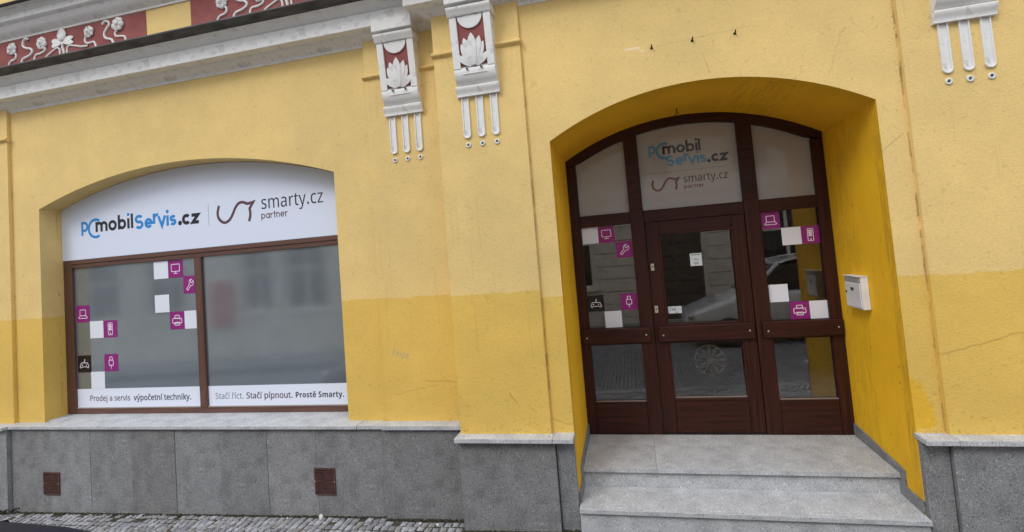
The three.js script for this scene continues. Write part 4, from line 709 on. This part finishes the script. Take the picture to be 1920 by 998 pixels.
// ================================================================== ACROSS THE STREET (seen only as reflections in the glass)
{
  const Z = 8.3, opp = tag(group('facing_house', scene, 0, 0, 0), 'pale grey house across the street mirrored in the door and shop glass', 'building');
  const pale = new THREE.MeshStandardMaterial({ name: 'pale render', map: colorTex(stuccoCanvas, [0.4, 0.4]), color: new THREE.Color().setRGB(0.86, 0.8, 0.72), roughness: 0.9 });
  const pale2 = new THREE.MeshStandardMaterial({ name: 'pale trim', map: colorTex(stuccoCanvas, [0.4, 0.4]), color: new THREE.Color().setRGB(1.0, 0.96, 0.9), roughness: 0.9 });
  const darkPane = new THREE.MeshPhysicalMaterial({ name: 'dark window glass', color: new THREE.Color().setRGB(0.03, 0.035, 0.04), roughness: 0.05 });
  const shutter = new THREE.MeshStandardMaterial({ name: 'brown shutter', color: new THREE.Color().setRGB(0.06, 0.05, 0.045), roughness: 0.6 });
  const s = rect(-26, 12, -0.9, 5.3), wins = [];
  for (let x = -25.2; x < 11; x += 2.6) for (const y of [3.62]) wins.push([x, x + 1.1, y, y + 1.25]);
  const low = [[-25, -23.5, 0.7, 2.6], [-22.4, -20.9, 0.7, 2.6], [-20, -18.4, 0.7, 2.6], [-17.6, -16.1, 0.7, 2.6], [-15, -13.5, 0.7, 2.6], [-11.3, -10.2, 0.7, 2.6], [-9.8, -8.3, 0.7, 2.6], [-7.2, -5.7, 0.7, 2.6], [-4.4, -3.1, -0.3, 2.7], [-1.9, -0.5, 0.7, 2.6], [1.05, 2.5, -0.3, 2.7], [4.0, 5.4, 0.7, 2.6], [6.8, 8.2, 0.7, 2.6]];
  for (const [a, b, c, d] of wins) s.holes.push(archPath(new THREE.Path(), a, b, d - 0.15, 0.15, c, 10));
  for (const [a, b, c, d] of low) s.holes.push(archPath(new THREE.Path(), a, b, d - 0.2, 0.2, c, 10));
  mesh('wall', uvm(extrude(s, Z, Z + 0.4)), pale, opp);
  for (const [a, b, c, d] of [...wins, ...low]) {
    const w = group('window', opp); mesh('pane', uvm(bx(a, b, c, d, Z + 0.22, Z + 0.24)), darkPane, w);
    mesh('frame', uvm(mergeGeometries([bx(a, a + 0.07, c, d, Z + 0.16, Z + 0.22), bx(b - 0.07, b, c, d, Z + 0.16, Z + 0.22), bx(a + 0.07, b - 0.07, c, c + 0.07, Z + 0.16, Z + 0.22), bx((a + b) / 2 - 0.04, (a + b) / 2 + 0.04, c + 0.07, d, Z + 0.16, Z + 0.22), bx(a + 0.07, (a + b) / 2 - 0.04, c + (d - c) * 0.65, c + (d - c) * 0.65 + 0.06, Z + 0.16, Z + 0.22), bx((a + b) / 2 + 0.04, b - 0.07, c + (d - c) * 0.65, c + (d - c) * 0.65 + 0.06, Z + 0.16, Z + 0.22)].map(flat))), pale2, w);
    if (c > 0) mesh('sill', uvm(bx(a - 0.08, b + 0.08, c - 0.08, c, Z - 0.08, Z + 0.1)), pale2, w);
  }
  const redPanel = new THREE.MeshStandardMaterial({ name: 'red enamel', color: new THREE.Color().setRGB(0.45, 0.04, 0.03), roughness: 0.4 });
  box('red_panel', [-12.35, -11.55, 0.3, 1.75, Z - 0.1, Z - 0.04], redPanel, opp, 0.01);
  for (let k = 0; k < 8; k++) box('shutter_slat', [1.07, 2.48, -0.28 + k * 0.35, 0.03 + k * 0.35, Z + 0.1, Z + 0.15], shutter, opp, 0.01);
  // rusticated ground floor courses between the openings
  let edge = -26; const spans = []; for (const [a, b] of low) { spans.push([edge, a - 0.12]); edge = b + 0.12; } spans.push([edge, 12]);
  for (const [a, b] of spans) for (let k = 0; k < 9; k++) box('stone_course', [a, b, -0.5 + k * 0.36, -0.165 + k * 0.36, Z - 0.035, Z], pale, opp, 0.008);
  for (const [y, h, d] of [[3.2, 0.25, 0.15], [5.1, 0.35, 0.35]]) box('cornice', [-26, 12, y, y + h, Z - d, Z], pale2, opp);
}

// ================================================================== VEHICLES
function loft(rings, capEnds = true) {
  const n = rings[0].length, pos = [], q = (a, b, c, d) => pos.push(...a, ...b, ...c, ...a, ...c, ...d);
  for (let i = 0; i < rings.length - 1; i++) for (let j = 0; j < n; j++) { const k = (j + 1) % n; q(rings[i][j], rings[i + 1][j], rings[i + 1][k], rings[i][k]); }
  if (capEnds) for (const r of [rings[0], rings[rings.length - 1]]) { const c = [0, 1, 2].map((a) => r.reduce((s, p) => s + p[a], 0) / n); for (let j = 0; j < n; j++) pos.push(...c, ...r[j], ...r[(j + 1) % n]); }
  const g = new THREE.BufferGeometry(); g.setAttribute('position', new THREE.Float32BufferAttribute(pos, 3)); g.computeVertexNormals(); return uvm(toCreasedNormals(g, 0.75));
}
const ringAt = (x, y0, y1, w0, w1, e = 0.35, n = 24) => Array.from({ length: n }, (_, i) => { // rounded box section; half width w0 at the bottom, w1 at the top
  const t = i / n * Math.PI * 2, c = Math.cos(t), s = Math.sin(t), sx = Math.sign(c) * Math.abs(c) ** e, sy = Math.sign(s) * Math.abs(s) ** e, k = (sy + 1) / 2;
  return [x, y0 + (y1 - y0) * k, sx * (w0 + (w1 - w0) * k)];
});
function car(o) { // nose towards -x, base on the ground under its middle
  const c = new THREE.Group(), R = o.roof ? new THREE.MeshPhysicalMaterial({ name: 'dark roof', color: new THREE.Color().setRGB(...o.roof), roughness: 0.55, specularIntensity: 0.35 }) : null, P = new THREE.MeshPhysicalMaterial({ name: 'car paint', color: new THREE.Color().setRGB(...o.paint), roughness: 0.35, clearcoat: 1, clearcoatRoughness: 0.05, metalness: o.metal ?? 0 });
  const G = new THREE.MeshPhysicalMaterial({ name: 'tinted car glass', color: new THREE.Color().setRGB(0.015, 0.017, 0.02), roughness: 0.03 }), T = new THREE.MeshStandardMaterial({ name: 'tyre rubber', color: new THREE.Color().setRGB(0.02, 0.02, 0.02), roughness: 0.8 });
  const L = o.len / 2, W = o.wid / 2, B = o.belt, H = o.hgt;
  mesh('body', loft([[-L, 0.4, 0.58, 0.7], [-L + 0.06, 0.26, 0.7, 0.86], [-L + 0.35, 0.2, 0.82, 0.96], [-L + 0.95, 0.18, B - 0.06, 1], [o.screen, 0.18, B + 0.01, 1], [L - 0.8, 0.18, B + 0.03, 1], [L - 0.25, 0.2, B + 0.02, 0.97], [L - 0.06, 0.26, B - 0.04, 0.9], [L, 0.36, B - 0.16, 0.8]].map(([x, a, b, k]) => ringAt(x, a, b, W * k, W * k * 0.93, 0.3))), P, c);
  mesh('cabin_glass', loft([[o.screen - 0.05, B - 0.02, 0.9, 0.9], [o.roof0 + 0.02, H - 0.09, 0.9, 0.72], [(o.roof0 + o.roof1) / 2, H - 0.05, 0.91, 0.74], [o.roof1 - 0.02, H - 0.09, 0.9, 0.72], [o.tail, B - 0.02, 0.88, 0.88]].map(([x, y, a, b]) => ringAt(x, B - 0.06, Math.max(y, B), W * a, W * b, 0.28))), G, c);
  const roofRing = (x, y, w, t = 0.05) => ringAt(x, y - t, y, W * w, W * (w - 0.08), 0.4);
  mesh('roof', loft([roofRing(o.roof0 - 0.06, H - 0.1, 0.72, 0.04), roofRing(o.roof0 + 0.15, H - 0.045, 0.78), roofRing(o.roof0 + 0.5, H - 0.012, 0.79), roofRing((o.roof0 + o.roof1) / 2, H, 0.79), roofRing(o.roof1 - 0.4, H - 0.018, 0.785), roofRing(o.roof1 - 0.12, H - 0.045, 0.77), roofRing(o.roof1, H - 0.075, 0.72, 0.04), roofRing(o.roof1 + 0.06, H - 0.105, 0.66, 0.03)]), R ?? P, c);
  for (const s of [-1, 1]) {
    const pil = (x0, y0, w0, x1, y1, w1, r) => { const g = new THREE.TubeGeometry(new THREE.LineCurve3(new THREE.Vector3(x0, y0, s * W * w0), new THREE.Vector3(x1, y1, s * W * w1)), 1, r, 8); mesh('pillar', uvm(g), P, c); };
    pil(o.screen, B - 0.02, 0.9, o.roof0, H - 0.09, 0.74, 0.04); pil(o.tail - 0.02, B - 0.02, 0.88, o.roof1, H - 0.09, 0.73, 0.06); pil((o.roof0 + o.roof1) / 2, B - 0.03, 0.93, (o.roof0 + o.roof1) / 2 + 0.05, H - 0.06, 0.77, 0.035);
    if (o.rail) mesh('roof_rail', uvm(new THREE.TubeGeometry(new THREE.CatmullRomCurve3([[o.roof0 + 0.1, H - 0.075], [o.roof0 + 0.45, H - 0.032], [(o.roof0 + o.roof1) / 2, H - 0.018], [o.roof1 - 0.4, H - 0.035], [o.roof1 - 0.04, H - 0.085]].map(([x, y]) => new THREE.Vector3(x, y, s * W * 0.765))), 24, o.rail, 8)), o.roof ? zincMat : steelMat, c);
    for (const x of [-L + 0.85, L - 0.8]) {
      const w = group('wheel', c, x, 0.31, s * (W - 0.1));
      mesh('tyre', uvm(new THREE.TorusGeometry(0.245, 0.075, 10, 28).scale(1, 1, 1.25)), T, w); mesh('rim', uvm(new THREE.CylinderGeometry(0.19, 0.19, 0.12, 22).rotateX(Math.PI / 2)), steelMat, w);
    }
    mesh('headlight', uvm(new THREE.SphereGeometry(0.11, 12, 8).scale(0.7, 0.6, 1.3).translate(-L + 0.13, 0.66, s * (W - 0.24))), new THREE.MeshPhysicalMaterial({ name: 'lamp glass', color: new THREE.Color().setRGB(0.5, 0.5, 0.52), roughness: 0.1 }), c);
    mesh('tail_light', uvm(new THREE.SphereGeometry(0.1, 12, 8).scale(0.45, 1.3, 0.8).translate(L - 0.08, B - 0.14, s * (W - 0.2))), new THREE.MeshPhysicalMaterial({ name: 'red lamp', color: new THREE.Color().setRGB(0.35, 0.02, 0.02), roughness: 0.15 }), c);
    mesh('mirror', uvm(new THREE.SphereGeometry(0.1, 10, 8).scale(0.6, 0.7, 1).translate(o.screen + 0.25, B + 0.06, s * (W + 0.06))), P, c);
  }
  return c;
}
const navy = car({ len: 4.1, wid: 1.74, hgt: 1.525, belt: 0.97, screen: -0.75, roof0: -0.1, roof1: 1.55, tail: 1.92, paint: [0.012, 0.016, 0.045], metal: 0.2, roof: [0.006, 0.008, 0.02] });
navy.name = named('parked_car'); navy.position.set(-2.65, gy(-2.65) - 0.12, 3.24); navy.rotation.z = 0.026; scene.add(navy); tag(navy, 'dark navy car whose roof shows in the bottom left corner', 'car');
const suv = car({ len: 4.5, wid: 1.85, hgt: 1.72, belt: 1.08, screen: -0.95, roof0: -0.3, roof1: 1.75, tail: 2.1, paint: [0.62, 0.64, 0.66], rail: 0.02 });
suv.name = named('parked_car'); suv.position.set(3.85, gy(3.85) - 0.12, 5.7); suv.rotation.z = 0.026; scene.add(suv); tag(suv, 'white parked car with roof rails mirrored in the door glass', 'car');

// pale spoked wheel standing in the hall, seen through the lower door glass
{
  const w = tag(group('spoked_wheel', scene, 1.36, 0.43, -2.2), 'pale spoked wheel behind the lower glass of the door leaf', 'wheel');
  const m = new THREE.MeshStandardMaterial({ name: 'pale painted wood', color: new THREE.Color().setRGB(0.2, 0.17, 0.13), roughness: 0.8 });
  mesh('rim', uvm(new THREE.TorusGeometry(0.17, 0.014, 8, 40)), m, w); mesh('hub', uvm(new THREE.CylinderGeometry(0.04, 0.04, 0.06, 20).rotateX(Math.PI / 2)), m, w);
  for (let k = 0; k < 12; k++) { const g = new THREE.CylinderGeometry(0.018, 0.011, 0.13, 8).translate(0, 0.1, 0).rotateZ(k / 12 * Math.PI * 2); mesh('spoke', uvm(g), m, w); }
}
renderer.render(scene, camera);
